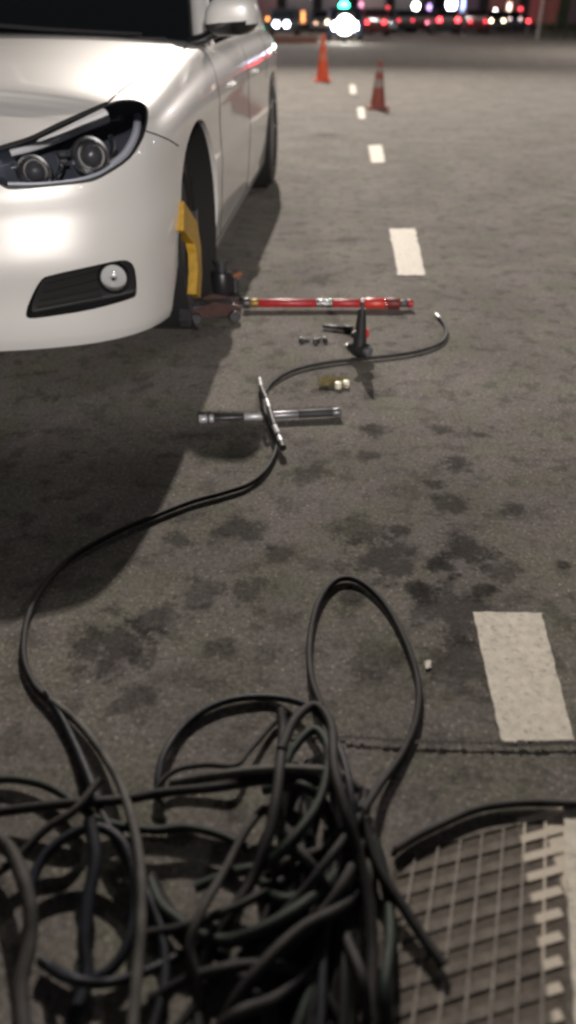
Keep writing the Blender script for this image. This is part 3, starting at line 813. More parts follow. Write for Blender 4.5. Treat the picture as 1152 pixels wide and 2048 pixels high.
# cloth and two pale caps
p = G(668, 768); bm = B(); rnd = random.Random(5)
n = 18; vs = [[None]*n for _ in range(n)]
for i in range(n):
    for j in range(n):
        u = (i/(n-1)-.5)*.11; v = (j/(n-1)-.5)*.085
        from mathutils import noise as _mn
        zz = .008 + .010*abs(_mn.noise(Vector((u*35, v*35, 3)))) + .014*max(0, 1-((u/.055)**2+(v/.04)**2))
        vs[i][j] = bm.verts.new((u+.008*_mn.noise(Vector((v*40, 1, 0))), v+.008*_mn.noise(Vector((u*40, 5, 0))), zz))
for i in range(n-1):
    for j in range(n-1): bm.faces.new((vs[i][j], vs[i+1][j], vs[i+1][j+1], vs[i][j+1]))
bmesh.ops.solidify(bm, geom=bm.faces[:], thickness=.003)
tag(obj('rag', bm, mat('dirty_yellow_cloth', (.30, .25, .11), .95, noise=.35, nscale=60, bump=.6), loc=(p.x, p.y, 0)), 'crumpled dirty yellow rag lying on the road between hose and grey bar', 'rag')
for k, (px, py, lab) in enumerate(((676, 776, 'small cream plastic cap touching the yellow rag'), (692, 773, 'small cream plastic cap, the one farther from the yellow rag'))):
    p = G(px, py); bm = B(); lathe(bm, [(0, 0), (.011, 0), (.013, .004), (.013, .018), (.010, .022), (.0, .023)], 'Z', 20)
    tag(obj('plastic_cap', bm, mat('cream_plastic', (.78, .74, .58), .4), loc=(p.x, p.y, 0)), lab, 'cap', 'cream caps by the rag')

# ------------------------------------------------------------------ grey telescopic bar
a = G(398, 838, .018); b = G(682, 824, .018)
t, L0 = rod_thing('breaker_bar', a, b, 'grey steel breaker bar with pale bands lying under the black inflator wand', 'breaker bar')
def fx(px): return (px-398)/(682-398)*L0
M_LB = mat('pale_steel', (.62, .62, .64), .35, metal=.3)
seg('socket_end', fx(398), fx(414), 0.0135, M_LB); seg('gap_ring', fx(414), fx(418), 0.0107, M_DSTEEL); seg('socket_end', fx(418), fx(427), 0.0135, M_LB)
seg('tube', fx(427), fx(487), 0.0094, M_DSTEEL); seg('sleeve', fx(487), fx(528), 0.0123, M_LB)
seg('sleeve', fx(528), fx(596), 0.0127, mat('mid_steel', (.30, .30, .32), .4, metal=.6)); seg('grip', fx(596), fx(664), 0.0135, mat('grey_rubber', (.045, .045, .05), .6)); seg('end_cap', fx(664), fx(682), 0.0148, mat('end_steel', (.2, .2, .22), .4, metal=.5))

# ------------------------------------------------------------------ hoses
def P3(seq):
    out_ = []
    for q in seq:
        x, y = q[:2]; z = q[2] if len(q) > 2 else .010
        out_.append(G(x, y, z))
    return out_
def hose(seq, r, m, label, name='air_hose', cat='hose', group=None, fit=None):
    r *= .82; P = P3(seq); C_ = catmull(P, 9)
    bm = B(); tube(bm, C_, r, 12)
    o = obj(name, bm, m); tag(o, label, cat, group or 'air hoses on the road')
    if fit:
        for end in fit:
            i0, i1 = (0, 3) if end == 0 else (-1, -4)
            d = (C_[i0]-C_[i1]).normalized()
            bm = B(); tube(bm, [C_[i0]-d*.012, C_[i0]+d*.008, C_[i0]+d*.009, C_[i0]+d*.035], r, 10, rs=[r*1.25, r*1.25, r*.8, r*.8]); obj('fitting', bm, M_STEEL, o)
    return o
hose([(877, 634, .012), (890, 650), (893, 668), (880, 687), (840, 702), (780, 712), (715, 718), (650, 726), (595, 738), (555, 757), (530, 785), (530, 822, .058), (546, 862, .02), (553, 895), (535, 935), (500, 967), (450, 985), (385, 1003), (310, 1032), (230, 1066), (150, 1110), (100, 1157), (68, 1205), (50, 1258), (48, 1318), (68, 1368), (102, 1404)],
     .0085, H_BLK, 'long black air hose running from the red handle through the car shadow', fit=[0])
hose([(100, 1400, .012), (150, 1440, .014), (196, 1495, .016), (236, 1560, .03), (264, 1640, .045), (280, 1730, .055), (283, 1830, .06), (275, 1940, .06), (262, 2090, .06)],
     .0092, H_PAL, 'pale dusty grey hose running down over the left side of the heap')
hose([(92, 1385, .012), (120, 1430), (150, 1490), (178, 1555, .02), (205, 1630, .03), (245, 1700, .03), (280, 1760, .02), (320, 1850, .02), (330, 1960, .02), (300, 2080, .02)],
     .0095, H_BLU, 'blue black hose dropping steeply from the left bend into the left part of the heap')
hose([(642, 1412, .03), (622, 1350, .02), (620, 1280), (636, 1208), (668, 1164), (706, 1158), (748, 1184), (786, 1232), (822, 1310), (838, 1382), (830, 1450), (800, 1516), (760, 1570, .02), (722, 1628, .05), (672, 1700, .08), (600, 1790, .06), (520, 1880, .04), (430, 1960, .04), (340, 2080, .03)],
     .0088, H_BLK, 'black hose rising in the tall upright loop above the heap')
hose([(322, 1600, .012), (316, 1560, .02), (330, 1505, .02), (368, 1452), (424, 1413), (486, 1396), (556, 1396), (616, 1412, .03), (656, 1450, .05), (684, 1512, .07), (700, 1580, .08), (704, 1650, .07), (680, 1750, .05), (650, 1880, .04), (640, 2080, .04)],
     .0085, H_BLU, 'blue black hose arching low from the left above the middle of the heap')
hose([(330, 1610, .012), (312, 1580, .02), (350, 1542, .025), (410, 1530, .03), (470, 1531, .03), (500, 1500, .02), (545, 1450), (575, 1425, .015)],
     .0062, H_GRY, 'thin hose bending up under the low arching hose')
hose([(-30, 1628, .02), (60, 1616, .03), (150, 1606, .04), (240, 1600, .035), (330, 1585, .04), (430, 1575, .05), (530, 1560, .055), (620, 1560, .06), (690, 1590, .06), (730, 1660, .04), (760, 1740, .03), (810, 1820, .02), (850, 1880, .015), (888, 1932, .012)],
     .0100, H_BLK, 'thick black hose crossing the heap from the left edge and ending at the lower right', fit=None)
hose([(340, 1566, .04), (430, 1552, .055), (530, 1540, .065), (610, 1540, .07), (676, 1548, .075), (720, 1580, .07)],
     .0105, H_PAL, 'short pale dusty hose lying level across the top of the heap')
hose([(-30, 1560, .012), (40, 1560, .015), (110, 1580, .02), (200, 1640, .03), (300, 1660, .03), (370, 1655, .03), (440, 1670, .03), (500, 1700, .03)],
     .0085, H_GRN, 'greenish black hose coming in at the left edge above the thick crossing hose')
hose([(1200, 1612, .010), (1100, 1606), (1020, 1608), (950, 1620), (880, 1650), (830, 1675), (790, 1700, .012)],
     .0080, H_GRY, 'grey brown hose coming in from the right edge along the grate')
hose([(562, 1420, .05), (566, 1470, .05), (560, 1530, .075), (552, 1600, .08), (535, 1680, .07), (505, 1760, .05), (460, 1830, .04), (420, 1900, .03), (400, 2000, .03), (395, 2090, .03)],
     .0110, H_BLK, 'thick black hose falling from below the arch down the middle of the heap')
hose([(562, 1500, .07), (590, 1440, .06), (630, 1412, .05), (662, 1450, .06), (668, 1530, .09), (690, 1620, .09), (720, 1720, .06), (740, 1820, .04), (745, 1930, .03), (740, 2080, .03)],
     .0110, H_BLK, 'thick black hose bent in a narrow hairpin at the top of the heap')
hose([(560, 1560, .06), (585, 1500, .06), (628, 1460, .06), (656, 1500, .07), (640, 1600, .08), (575, 1690, .08), (530, 1730, .05), (470, 1745, .04), (390, 1775, .03)],
     .0100, H_GRN, 'greenish hose curled inside the hairpin hose near the top of the heap')
hose([(60, 1880, .02), (60, 1780, .03), (100, 1700, .04), (180, 1655, .05), (240, 1680, .05), (270, 1760, .04), (265, 1860, .03), (220, 1940, .02), (140, 1955, .015), (80, 1920, .015)],
     .0100, H_BLU, 'blue black hose coiled in a ring at the lower left of the heap')
hose([(-30, 1760, .03), (30, 1720, .03), (90, 1660, .04), (150, 1620, .05), (200, 1560, .05)],
     .0085, H_GRY, 'grey hose slanting up from the left edge beside the coiled ring')
hose([(180, 1640, .06), (190, 1720, .05), (176, 1800, .04), (168, 1880, .03), (172, 1970, .02), (120, 2090, .02)],
     .0125, H_BLU, 'thick blue black hose running straight down across the coiled ring')
hose([(50, 2090, .04), (40, 1980, .04), (60, 1880, .045), (55, 1790, .05), (20, 1700, .04), (-30, 1660, .04)],
     .0130, H_GRY, 'thick dusty grey hose at the lower left corner')
rnd = random.Random(11)
FAN = [
 ([(735, 1640), (700, 1740), (640, 1830), (560, 1920), (480, 2090)], 'grey', 'grey hose in the fan, leaving the knot for the lower left'),
 ([(715, 1620), (690, 1720), (665, 1820), (610, 1930), (570, 2090)], 'blk', 'black hose in the fan, just left of its middle'),
 ([(742, 1660), (735, 1760), (715, 1860), (700, 1960), (690, 2090)], 'pal', 'pale hose in the middle of the fan under the knot'),
 ([(728, 1650), (700, 1760), (690, 1860), (725, 1960), (735, 2090)], 'blk', 'black hose in the fan that bows left and returns'),
 ([(750, 1680), (775, 1780), (780, 1880), (770, 1980), (780, 2090)], 'grn', 'greenish hose in the fan, rightmost to reach the bottom edge'),
 ([(690, 1700), (600, 1740), (500, 1800), (380, 1850), (280, 1870)], 'blk', 'black hose sweeping left from the knot toward the pale hose'),
 ([(700, 1720), (620, 1800), (520, 1860), (430, 1880), (330, 1820), (300, 1760)], 'grn', 'greenish hose bending back up toward the pale hose'),
 ([(560, 1640), (600, 1700), (650, 1780), (640, 1900), (560, 1990), (470, 2030), (380, 2110)], 'blk', 'black hose curling clockwise in the heart of the heap'),
 ([(520, 1760), (580, 1720), (640, 1700), (690, 1660), (730, 1600)], 'gry', 'grey hose rising from the heart of the heap to the right'),
 ([(300, 1750), (340, 1820), (390, 1880), (460, 1930), (520, 2000), (540, 2090)], 'blk', 'black hose crossing from the pale hose to the bottom edge'),
 ([(556, 1590), (500, 1650), (450, 1740), (400, 1830), (380, 1900), (400, 1990), (380, 2100)], 'gry', 'grey hose hanging down left of the thick middle hose'),
 ([(740, 1700), (700, 1800), (600, 1860), (500, 1960), (420, 2090)], 'blk', 'black hose fanning widely to the lower left'),
 ([(300, 2000), (400, 1950), (520, 1930), (620, 1960), (680, 2040), (700, 2100)], 'blk', 'black hose arching along the bottom edge'),
 ([(530, 1580), (600, 1570), (650, 1610), (670, 1680), (640, 1760), (570, 1800), (520, 1760)], 'grn', 'greenish hose forming a small coil in the upper heap'),
 ([(90, 1930), (150, 1960), (220, 1965), (300, 1940), (380, 1900)], 'blu', 'blue black hose curving under the coiled ring'),
 ([(755, 1640), (800, 1760), (800, 1880), (840, 2000)], 'gry', 'grey hose stub leaning right over the edge of the grate'),
]
mm = {'gry': H_GRY, 'grey': H_GRY, 'blk': H_BLK, 'pal': H_PAL, 'grn': H_GRN, 'blu': H_BLU}
for k, (seq, c, lab) in enumerate(FAN[:-1]):
    n = len(seq); zb = rnd.uniform(.02, .06)
    seq = [(x, y, .010 if i in (0, n-1) else zb + .02*math.sin(i*1.3+k)) for i, (x, y) in enumerate(seq)]
    hose(seq, rnd.choice([.0085, .0095, .0105, .0115]), mm[c], lab)

# covered hoses that fill the heap
rn2 = random.Random(23)
for k in range(11):
    x0 = rn2.uniform(560, 735); y0 = rn2.uniform(1500, 1660); x1 = rn2.choice((rn2.uniform(360, 560), rn2.uniform(560, 760))); bow = rn2.uniform(-60, 60); seq = []
    for q in range(7):
        t_ = q/6; seq.append((x0+(x1-x0)*t_**1.3+bow*math.sin(PI*t_), y0+(2110-y0)*t_, .010+.022*math.sin(PI*t_*(.6+.1*k))**2))
    hose(seq, rn2.choice((.0085, .0095, .011)), rn2.choice((H_BLK, H_BLK, H_GRN, H_GRY)), 'dark hose in the tangled heap, running down from the knot and mostly covered', group='covered hoses in the heap')

# inflator wand crossing the grey bar
a = [(519, 757, .03), (524, 778, .04), (533, 800, .040), (541, 826, .046), (549, 852, .040), (558, 874, .03), (566, 896, .025)]
P = P3(a); t = empty('inflator_wand', P[0], 0, 'black inflator wand with silver fittings laid across the grey bar', 'air nozzle')
Q = [p-P[0] for p in catmull(P, 6)]
def part(nm, i0, i1, r, m):
    bm = B(); tube(bm, Q[i0:i1+1], r, 14); obj(nm, bm, m, t)
N_ = len(Q)-1
part('tip', 0, 5, .0065, M_LB); part('hose_body', 5, 12, .0095, M_BLACK); part('fitting', 12, 16, .008, M_LB); part('hose_body', 16, 24, .010, M_BLACK)
part('fitting', 24, 28, .0085, M_LB); part('collar', 28, 30, .0075, M_DSTEEL); part('fitting', 30, 33, .0085, M_LB); part('nozzle', 33, N_, .0110, M_BLACK)

# ------------------------------------------------------------------ traffic cones
def cone(px, py, ptop, label, mb, mband, r0):
    p = G(px, py); top = atY(px, ptop, p.y); h = top.z
    t = empty('traffic_cone', p, R(8), label, 'traffic cone', 'cones on the road')
    bm = B(); box(bm, (0, 0, .02), (r0*2.5, r0*2.5, .04), bev=.01); obj('base', bm, mb, t)
    def rr(z): return r0*(1-z/h)+.028*(z/h)
    zs = [.04, h*.45, h*.62, h*.75, h*.88, h]
    for nm, z0, z1, m in (('body', .04, h*.45, mb), ('reflective_band', h*.45, h*.62, mband), ('body', h*.62, h*.76, mb), ('reflective_band', h*.76, h*.86, mband), ('body', h*.86, h, mb)):
        e = .002 if nm != 'body' else 0
        bm = B(); lathe(bm, [(rr(z0)-.004, z0), (rr(z0)+e, z0), (rr(z1)+e, z1), (rr(z1)-.004, z1)], 'Z', 24); obj(nm, bm, m, t)
    return t
M_OR = mat('bright_orange', (.85, .10, .02), .45); M_OB = mat('orange_band', (.80, .20, .10), .5)
M_DR = mat('faded_red', (.28, .07, .05), .6); M_DB = mat('grey_band', (.32, .25, .22), .5)
cone(645, 163, 68, 'slim bright orange traffic cone standing farther up the road', M_OR, M_OB, .13)
cone(755, 218, 120, 'dull dark red traffic cone with greyish bands, the nearer one', M_DR, M_DB, .115)

# ------------------------------------------------------------------ far street: cars, signals, posts, buildings
def em(name, col, s):
    return mat(name, col, .4, emit=col, estr=s)
E_W = em('lamp_white', (1, .97, .92), 45); E_B = em('lamp_bluewhite', (.75, .8, 1), 40); E_R = em('lamp_red', (1, .05, .06), 16); E_O = em('lamp_orange', (1, .35, .08), 9)
E_Y = em('lamp_warm', (1, .8, .5), 30); E_G = em('lamp_green', (.05, 1, .55), 22)
M_DARKC = {k: mat('paint_'+k, c, .3, coat=.8) for k, c in dict(black=(.02, .02, .022), navy=(.02, .03, .07), grey=(.1, .1, .11), maroon=(.10, .02, .02), silver=(.3, .3, .3)).items()}
def far_car(px, py, Y, paint, facing, label, lm, spread=.62, lampz=None, group='cars on the far street', r=.07):
    g = atY(px, py, Y); z = g.z
    t = empty('distant_car', (g.x, Y, 0), 0 if facing == 'toward' else PI, label, 'car', group)
    m = M_DARKC[paint]
    prof = [(0, .28), (0, .62), (.15, .74), (1.1, .92), (1.75, 1.36), (2.3, 1.45), (3.2, 1.42), (4.0, 1.05), (4.45, .98), (4.5, .5), (4.4, .28)]
    bm = B(); rows_ = []
    for x in (-.86, -.80, -.4, 0, .4, .80, .86):
        e = abs(x) > .82; rows_.append([bm.verts.new((x, y+(.05 if e else 0)*(1 if y < 2 else -1), z_-(.04 if e else 0))) for y, z_ in prof])
    for a_, b_ in zip(rows_, rows_[1:]):
        n_ = len(prof)
        for k in range(n_): bm.faces.new((a_[k], a_[(k+1) % n_], b_[(k+1) % n_], b_[k]))
    bm.faces.new(rows_[0][::-1]); bm.faces.new(rows_[-1])
    obj('body', bm, m, t)
    bm = B()
    poly(bm, [(-.7, 1.17, .965), (.7, 1.17, .965), (.6, 1.68, 1.335), (-.6, 1.68, 1.335)]); bmesh.ops.translate(bm, vec=(0, -.03, .02), verts=bm.verts[:]); obj('windscreen', bm, M_GLASS, t, False)
    bm = B()
    poly(bm, [(-.6, 3.3, 1.39), (.6, 3.3, 1.39), (.7, 3.95, 1.09), (-.7, 3.95, 1.09)]); bmesh.ops.translate(bm, vec=(0, .03, .02), verts=bm.verts[:]); obj('rear_window', bm, M_GLASS, t, False)
    for s in (1, -1):
        bm = B(); poly(bm, [(s*.868, 1.45, .98), (s*.868, 1.85, 1.32), (s*.868, 3.15, 1.34), (s*.868, 3.8, 1.0)]); obj('side_window', bm, M_GLASS, t, False)
        for y in (.8, 3.6):
            bm = B(); lathe(bm, [(0, -.1), (.28, -.1), (.31, -.07), (.31, .07), (.28, .1), (0, .1)], 'X', 20, (s*.8, y, .31)); obj('wheel', bm, M_RUB, t)
        yl = -.03 if facing == 'toward' else 4.53
        zz = lampz or z
        nm = 'headlight' if facing == 'toward' else 'tail_light'
        yy = -.02 if facing == 'toward' else 4.52
        bm = B(); lathe(bm, [(0, -.03), (r, -.03), (r, .015), (r*.7, .03), (0, .035)], 'Y', 16, (s*spread, yy, zz)); obj(nm, bm, lm, t)
    return t
def pxX(px, Y): return atY(px, 50, Y).x
far_car(563, 52, 52, 'black', 'toward', 'dark car with bluish white headlights, leftmost on the far street', E_B, .30, .66, r=.13)
far_car(690, 52, 44, 'navy', 'toward', 'dark car with white headlights directly behind the dazzling bloom disc', em('lamp_dazzle', (1, .97, .88), 160), .42, .66, r=.16)
far_car(746, 50, 58, 'maroon', 'away', 'dark red car with red tail lights, right of the dazzling bloom disc', E_R, .50, .75, r=.07)
far_car(771, 50, 64, 'grey', 'toward', 'grey car with small white headlights between the red tail lights', E_W, .22, .68, r=.10)
far_car(803, 48, 70, 'black', 'away', 'black car with dim red tail lights, farthest of the row', em('lamp_dimred', (1, .05, .08), 7), .5, .78, r=.06)
far_car(882, 40, 62, 'black', 'away', 'black police style car with red and white lights in the middle distance', E_R, .58, .85, r=.11)
far_car(996, 30, 75, 'black', 'toward', 'black car with warm headlights in front of the reddish shopfront', E_Y, .50, .72, r=.07)
def extra_cars():
    for px, py, Y, p_, f_, lab, m_, sp, r_ in (
        (722, 46, 66, 'black', 'away', 'dark car with small red lights just right of the green signal', E_R, .42, .06),
        (833, 44, 72, 'maroon', 'away', 'dark red car seen from behind, left of the police style car', em('lamp_pink', (1, .25, .35), 9), .45, .07),
        (938, 42, 68, 'maroon', 'away', 'dark red car seen from behind, right of the police style car', em('lamp_dimred', (1, .05, .08), 7), .52, .07),
        (1030, 38, 78, 'navy', 'toward', 'navy car with faint headlights left of the marker post', em('lamp_faint', (1, .75, .7), 6), .45, .07),
        (642, 46, 70, 'grey', 'toward', 'grey car with faint warm headlights left of the green signal', em('lamp_faintwarm', (1, .6, .35), 8), .4, .06)):
        far_car(px, py, Y, p_, f_, lab, m_, sp, None, r=r_)
extra_cars()
def post_lamp(px, py, Y, m, label, r=.12, name='street_lamp', cat='street lamp', h=None, box_=False, group=None):
    g = atY(px, py, Y)
    t = empty(name, (g.x, Y, 0), 0, label, cat, group)
    bm = B(); tube(bm, [Vector((0, 0, 0)), Vector((0, 0, g.z-.05))], .05, 10, rs=[.06, .04]); obj('pole', bm, M_DSTEEL, t)
    bm = B(); box(bm, (0, .06, g.z), (r*2.4, .08, r*2.8), bev=.02); obj('lamp_housing', bm, M_BLACK, t)
    bm = B(); lathe(bm, [(0, -.05), (r*.7, -.045), (r, -.02), (r, .02), (0, .02)], 'Y', 18, (0, 0, g.z)); obj('lamp_lens', bm, m, t)
    return t
post_lamp(688, 13, 62, E_G, 'green traffic signal glowing just above the dazzling bloom disc', .30, 'traffic_signal', 'traffic signal')
post_lamp(690, 50, 41, em('bloom_glow', (1, .97, .88), 60), 'dazzling round disc added as headlight bloom in the middle of the far street', .36, 'bloom_disc', 'bloom_disc')  # glowing disc added for the bloom around the far headlights
post_lamp(656, 44, 50, E_Y, 'small warm lamp left of the dazzling bloom disc', .07, 'bollard_light', 'bollard light')
post_lamp(832, 12, 80, E_W, 'white lamp on a post left of the middle of the far street', .24)
post_lamp(903, 8, 66, em('lamp_strong', (.92, .9, 1), 70), 'bright bluish lamp on a post at the top above the police style car', .30)
post_lamp(882, 36, 60, E_B, 'low bluish white work lamp between two red tail lights', .14, 'work_light', 'work light')
post_lamp(990, 22, 88, E_W, 'small white lamp over the car with warm headlights', .12)
post_lamp(1057, 42, 50, E_R, 'grey post with a single red light near the hedge', .06, 'marker_post', 'marker post')
post_lamp(536, 38, 60, E_O, 'orange lamp beside the wing mirror of the white car', .09, 'warning_light', 'warning light')
post_lamp(548, 30, 72, E_O, 'fainter orange lamp just right of the other orange lamp', .06, 'warning_light', 'warning light')
# striped pole before the hedge
g = atY(1078, 50, 48); t = empty('sign_pole', (g.x, 48, 0), 0, 'thin pale pole standing at the left end of the hedge', 'pole')
bm = B(); tube(bm, [Vector((0, 0, 0)), Vector((0, 0, 2.6))], .045, 10); obj('shaft', bm, mat('pale_pole', (.4, .38, .36), .5), t)
bm = B(); box(bm, (0, 0, 2.7), (.5, .03, .5), bev=.02); obj('sign_plate', bm, M_STEEL, t)
# red plastic barriers along the far kerb
M_BAR = mat('barrier_orange', (.22, .10, .07), .5)
b0 = None
for k in range(7):
    x = atY(532+k*16, 64, 41).x
    lab = 'orange plastic road barrier, number %d' % k
    lab = ['leftmost orange plastic barrier, next to the wing mirror', 'orange plastic barrier, second from the left in the far row', 'orange plastic barrier, third from the left in the far row', 'orange plastic barrier in the middle of the far row', 'orange plastic barrier, third from the right in the far row', 'orange plastic barrier, second from the right in the far row', 'rightmost orange plastic barrier, behind the orange cone'][k]
    t = empty('road_barrier', (x, 41, 0), R(rnd.uniform(-6, 6)), lab, 'barrier', 'barriers across the far road')
    bm = B(); prism(bm, [(-.19, -.12, 0), (-.19, -.12, .08), (-.19, -.05, .2), (-.19, -.035, .32), (-.19, .035, .32), (-.19, .05, .2), (-.19, .12, .08), (-.19, .12, 0)], (.38, 0, 0)); obj('body', bm, M_BAR, t, False)
    bm = B(); box(bm, (0, -.05, .25), (.33, .03, .05)); obj('reflector_strip', bm, M_DB, t, False)
# buildings: dark fronts with dim lit shop windows
def building(x0, x1, Y, hgt, wallc, label, bays, lits):
    t = empty('shop_building', ((x0+x1)/2, Y, 0), 0, label, 'building', 'buildings beyond the far street')
    W = x1-x0
    bm = B(); box(bm, (0, 5, hgt/2), (W, 10, hgt)); obj('wall', bm, mat('wall_'+label[:6], wallc, .9, noise=.2, nscale=2), t, False)
    bm = B(); box(bm, (0, 4.9, hgt+.2), (W+.4, 10.4, .4)); obj('roof', bm, M_DSTEEL, t, False)
    bw = W/bays
    for k in range(bays):
        x = -W/2 + bw*(k+.5); c = lits[k % len(lits)]
        bm = B(); box(bm, (x, -.06, 1.7), (bw*.84, .12, 2.9)); fr_ = obj('shopfront', bm, M_BLACK, t, False)
        bm = B(); box(bm, (x, -.14, 1.65), (bw*.72, .04, 2.5)); obj('pane', bm, mat('pane_%02d%02d%02d' % tuple(int(v*99) for v in c), (.02, .02, .02), .2, emit=c, estr=.20), fr_, False)
        for fl in range(1, int(hgt//3)):
            bm = B(); box(bm, (x, -.05, 1.6+fl*3), (bw*.5, .1, 1.4)); f2 = obj('window', bm, M_GLOSSB, t, False)
building(-60, -16, 95, 12, (.05, .04, .045), 'dark building with dim orange shopfronts behind the white car', 9, [(.5, .2, .1), (.15, .08, .12), (.4, .15, .1)])
building(-15, 9, 100, 15, (.045, .035, .05), 'dark building with dim purple shopfronts behind the green signal', 6, [(.12, .07, .10), (.3, .12, .12), (.10, .07, .09)])
building(10, 34, 92, 12, (.06, .03, .03), 'dark building with reddish shopfronts behind the police style car', 6, [(.16, .08, .12), (.4, .14, .12), (.5, .12, .12)])
building(35, 62, 90, 9, (.04, .035, .035), 'dark building mostly hidden by the hedge', 5, [(.45, .12, .1), (.1, .08, .07)])
# hedge: many small leaves in a loose mass
def hedge(px0, px1, Y, hgt, label):
    a = atY(px0, 50, Y); b = atY(px1, 50, Y); Wd = b.x-a.x
    t = empty('hedge', ((a.x+b.x)/2, Y, 0), 0, label, 'hedge')
    bm = B(); rn = random.Random(3)
    for k in range(9000):
        x = rn.uniform(-Wd/2, Wd/2); y = rn.uniform(0, 1.6); z = rn.uniform(.02, hgt)
        top = hgt*(.85+.15*_mn.noise(Vector((x*.7, y, 0)))); 
        if z > top: continue
        c = Vector((x, y, z)); s = rn.uniform(.03, .07)
        u = Vector((rn.gauss(0, 1), rn.gauss(0, 1), rn.gauss(0, 1))).normalized(); v = u.orthogonal().normalized()
        f = poly(bm, [c-u*s, c+v*s*.5, c+u*s, c-v*s*.5]); f.material_index = rn.choice([0, 0, 1])
    obj('foliage', bm, [mat('leaf_dark', (.03, .055, .02), .7), mat('leaf_mid', (.05, .085, .03), .7)], t, False)['kind'] = 'stuff'
    bm = B()
    for k in range(14):
        x = -Wd/2+Wd*(k+.5)/14; tube(bm, [Vector((x, .8, 0)), Vector((x+rn.uniform(-.1, .1), .8, hgt*.7))], .04, 6, rs=[.05, .02])
    obj('stems', bm, mat('bark', (.06, .045, .03), .9), t)
for px, py, Y, hgt, m, lab in (  # glowing boxes added to look like upright streaks of smeared light
        (606, 34, 84, .9, em('streak_orange', (1, .4, .12), 3), 'narrow upright orange light streak left of the green signal'),
        (722, 14, 84, .8, em('streak_pink', (1, .35, .55), 3), 'narrow upright pink light streak right of the green signal'),
        (775, 22, 86, .7, em('streak_dimred', (1, .1, .12), 3), 'narrow dim red upright light streak in the middle of the far street'),
        (858, 22, 84, 1.0, em('streak_violet', (.7, .45, 1), 4), 'narrow violet upright light streak left of the bright bluish lamp'),
        (926, 14, 84, 1.3, em('streak_blue', (.45, .55, 1), 4), 'tall blue upright light streak right of the bright bluish lamp'),
        (960, 30, 83, .8, em('streak_rose', (1, .25, .3), 2), 'rose coloured upright light streak on the reddish shopfront'),
        (1018, 18, 84, .9, em('streak_peach', (1, .75, .6), 5), 'peach coloured upright light streak right of the warm headlights'),
        (1040, 24, 84, .7, em('streak_redder', (1, .08, .1), 4), 'small red upright light streak left of the marker post')):
    g = atY(px, py, Y); t = empty('light_streak', (g.x, Y, 0), R(3), lab, 'streak', 'upright light streaks added along the shops')
    bm = B(); box(bm, (0, 0, g.z), (.26, .12, hgt), bev=.02); obj('lit_face', bm, m, t)
    bm = B(); box(bm, (0, .09, g.z), (.34, .06, hgt+.1)); obj('backing', bm, M_BLACK, t, False)
    bm = B(); tube(bm, [Vector((0, .1, 0)), Vector((0, .1, g.z-hgt/2))], .04, 8); obj('post', bm, M_DSTEEL, t)
hedge(1082, 1420, 50, 3.4, 'dark green clipped hedge at the right end of the far road')

# ------------------------------------------------------------------ the two street lamps that light the place (outside the picture)
def tall_lamp(L, side, label):
    t = empty('street_lamp', (L[0]+side*1.6, L[1], 0), 0, label, 'street lamp', 'tall street lamps over the road')
    hx = L[2]+.30
    bm = B(); tube(bm, [Vector((0, 0, 0)), Vector((0, 0, hx*.9)), Vector((-side*.4, 0, hx+.1)), Vector((-side*1.5, 0, hx+.12))], .07, 12, rs=[.10, .07, .05, .04]); obj('pole', bm, M_DSTEEL, t)
    bm = B(); box(bm, (-side*1.6, 0, hx+.12), (.6, .25, .08), bev=.02); obj('lamp_head', bm, M_STEEL, t)
tall_lamp(LA, -1, 'tall grey street lamp standing behind the white car')
tall_lamp(LE, -1, 'very tall grey street lamp farther behind the white car')
tall_lamp(LC, 1, 'tall grey street lamp far down the road on the right')
tall_lamp(LD, -1, 'tall grey street lamp far down the road hidden behind the white car')
tall_lamp(LB, 1, 'tall grey street lamp standing behind the photographer')

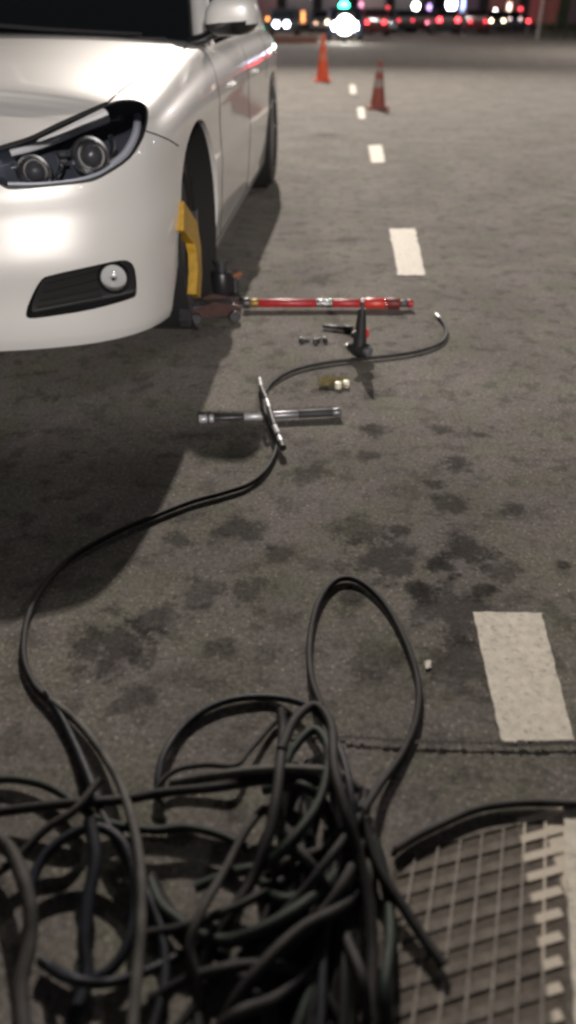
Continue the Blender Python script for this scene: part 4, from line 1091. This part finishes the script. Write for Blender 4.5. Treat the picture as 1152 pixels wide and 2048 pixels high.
# ------------------------------------------------------------------ unseen truck added behind the photographer, its bed shading the near road
tr = empty('added_truck', (0, -3.2, 0), 0, 'low flatbed truck added unseen behind the photographer to shade the near road', 'truck')
bm = B(); box(bm, (0.6, 0, .95), (6.4, 2.1, .18), bev=.02); obj('bed', bm, M_DSTEEL, tr, False)
for y in (-1.06, 1.06):
    bm = B(); box(bm, (0.6, y, 1.28), (6.4, .04, .50), bev=.01); obj('side_board', bm, mat('truck_grey', (.25, .26, .28), .5), tr, False)
for x in (-2.61, 3.81):
    bm = B(); box(bm, (x, 0, 1.28), (.04, 2.05, .50), bev=.01); obj('tail_board', bm, mat('truck_grey', (.25, .26, .28), .5), tr, False)
bm = B(); box(bm, (0.6, 0, .72), (6.2, .9, .26)); obj('chassis', bm, M_BLACK, tr, False)
bm = B(); prism(bm, [(-4.7, -1.0, .45), (-2.7, -1.0, .45), (-2.7, -1.0, 2.2), (-4.1, -1.0, 2.2), (-4.7, -1.0, 1.35)], (0, 2.0, 0)); obj('cab', bm, mat('truck_white', (.6, .6, .6), .4, coat=.5), tr, False)
for y in (-1.01, 1.01):
    bm = B(); poly(bm, [(-4.55, y, 1.4), (-2.95, y, 1.4), (-2.95, y, 2.05), (-4.1, y, 2.05)]); obj('side_window', bm, M_GLASS, tr, False)
    for x in (-3.9, 1.2, 2.3):
        bm = B(); lathe(bm, [(0, -.12), (.36, -.12), (.40, -.08), (.40, .08), (.36, .12), (0, .12)], 'Y', 24, (x, y*.9, .40)); obj('wheel', bm, M_RUB, tr)

# ------------------------------------------------------------------ lit street behind the photographer, mirrored in the paint and lamp glass
for k, (x, y, z, m, lab) in enumerate(((-9, -22, 4.6, E_W, 'white lamp on a post behind the photographer, leftmost'), (-5.5, -26, 3.2, E_Y, 'warm lamp on a post behind the photographer, second from the left'),
        (-1.5, -24, 3.8, E_W, 'white lamp on a post straight behind the photographer'), (1.8, -30, 5.2, E_B, 'bluish lamp on a post behind the photographer, right of the middle'),
        (7, -20, 3.0, E_R, 'red lamp on a post behind the photographer'), (9.5, -12, 4.4, E_W, 'white lamp on a post behind the photographer, rightmost'),
        (12, 2, 4.2, E_W, 'white lamp on a post at the right roadside'), (14, 11, 3.6, E_B, 'bluish lamp on a post at the right roadside'), (15, 18, 3.0, E_R, 'red lamp on a post at the right roadside'))):
    t = empty('street_lamp', (x, y, 0), 0, lab, 'street lamp', 'lamps round the photographer')
    bm = B(); tube(bm, [Vector((0, 0, 0)), Vector((0, 0, z-.2))], .05, 8, rs=[.06, .045]); obj('pole', bm, M_DSTEEL, t)
    bm = B(); lathe(bm, [(0, z+.24), (.30, z+.20), (.34, z+.14), (.30, z+.13)], 'Z', 16); obj('lamp_cap', bm, M_DSTEEL, t)
    bm = B(); lathe(bm, [(0, z-.2), (.14, z-.17), (.22, z), (.16, z+.12), (0, z+.13)], 'Z', 16); obj('lamp_globe', bm, m, t)
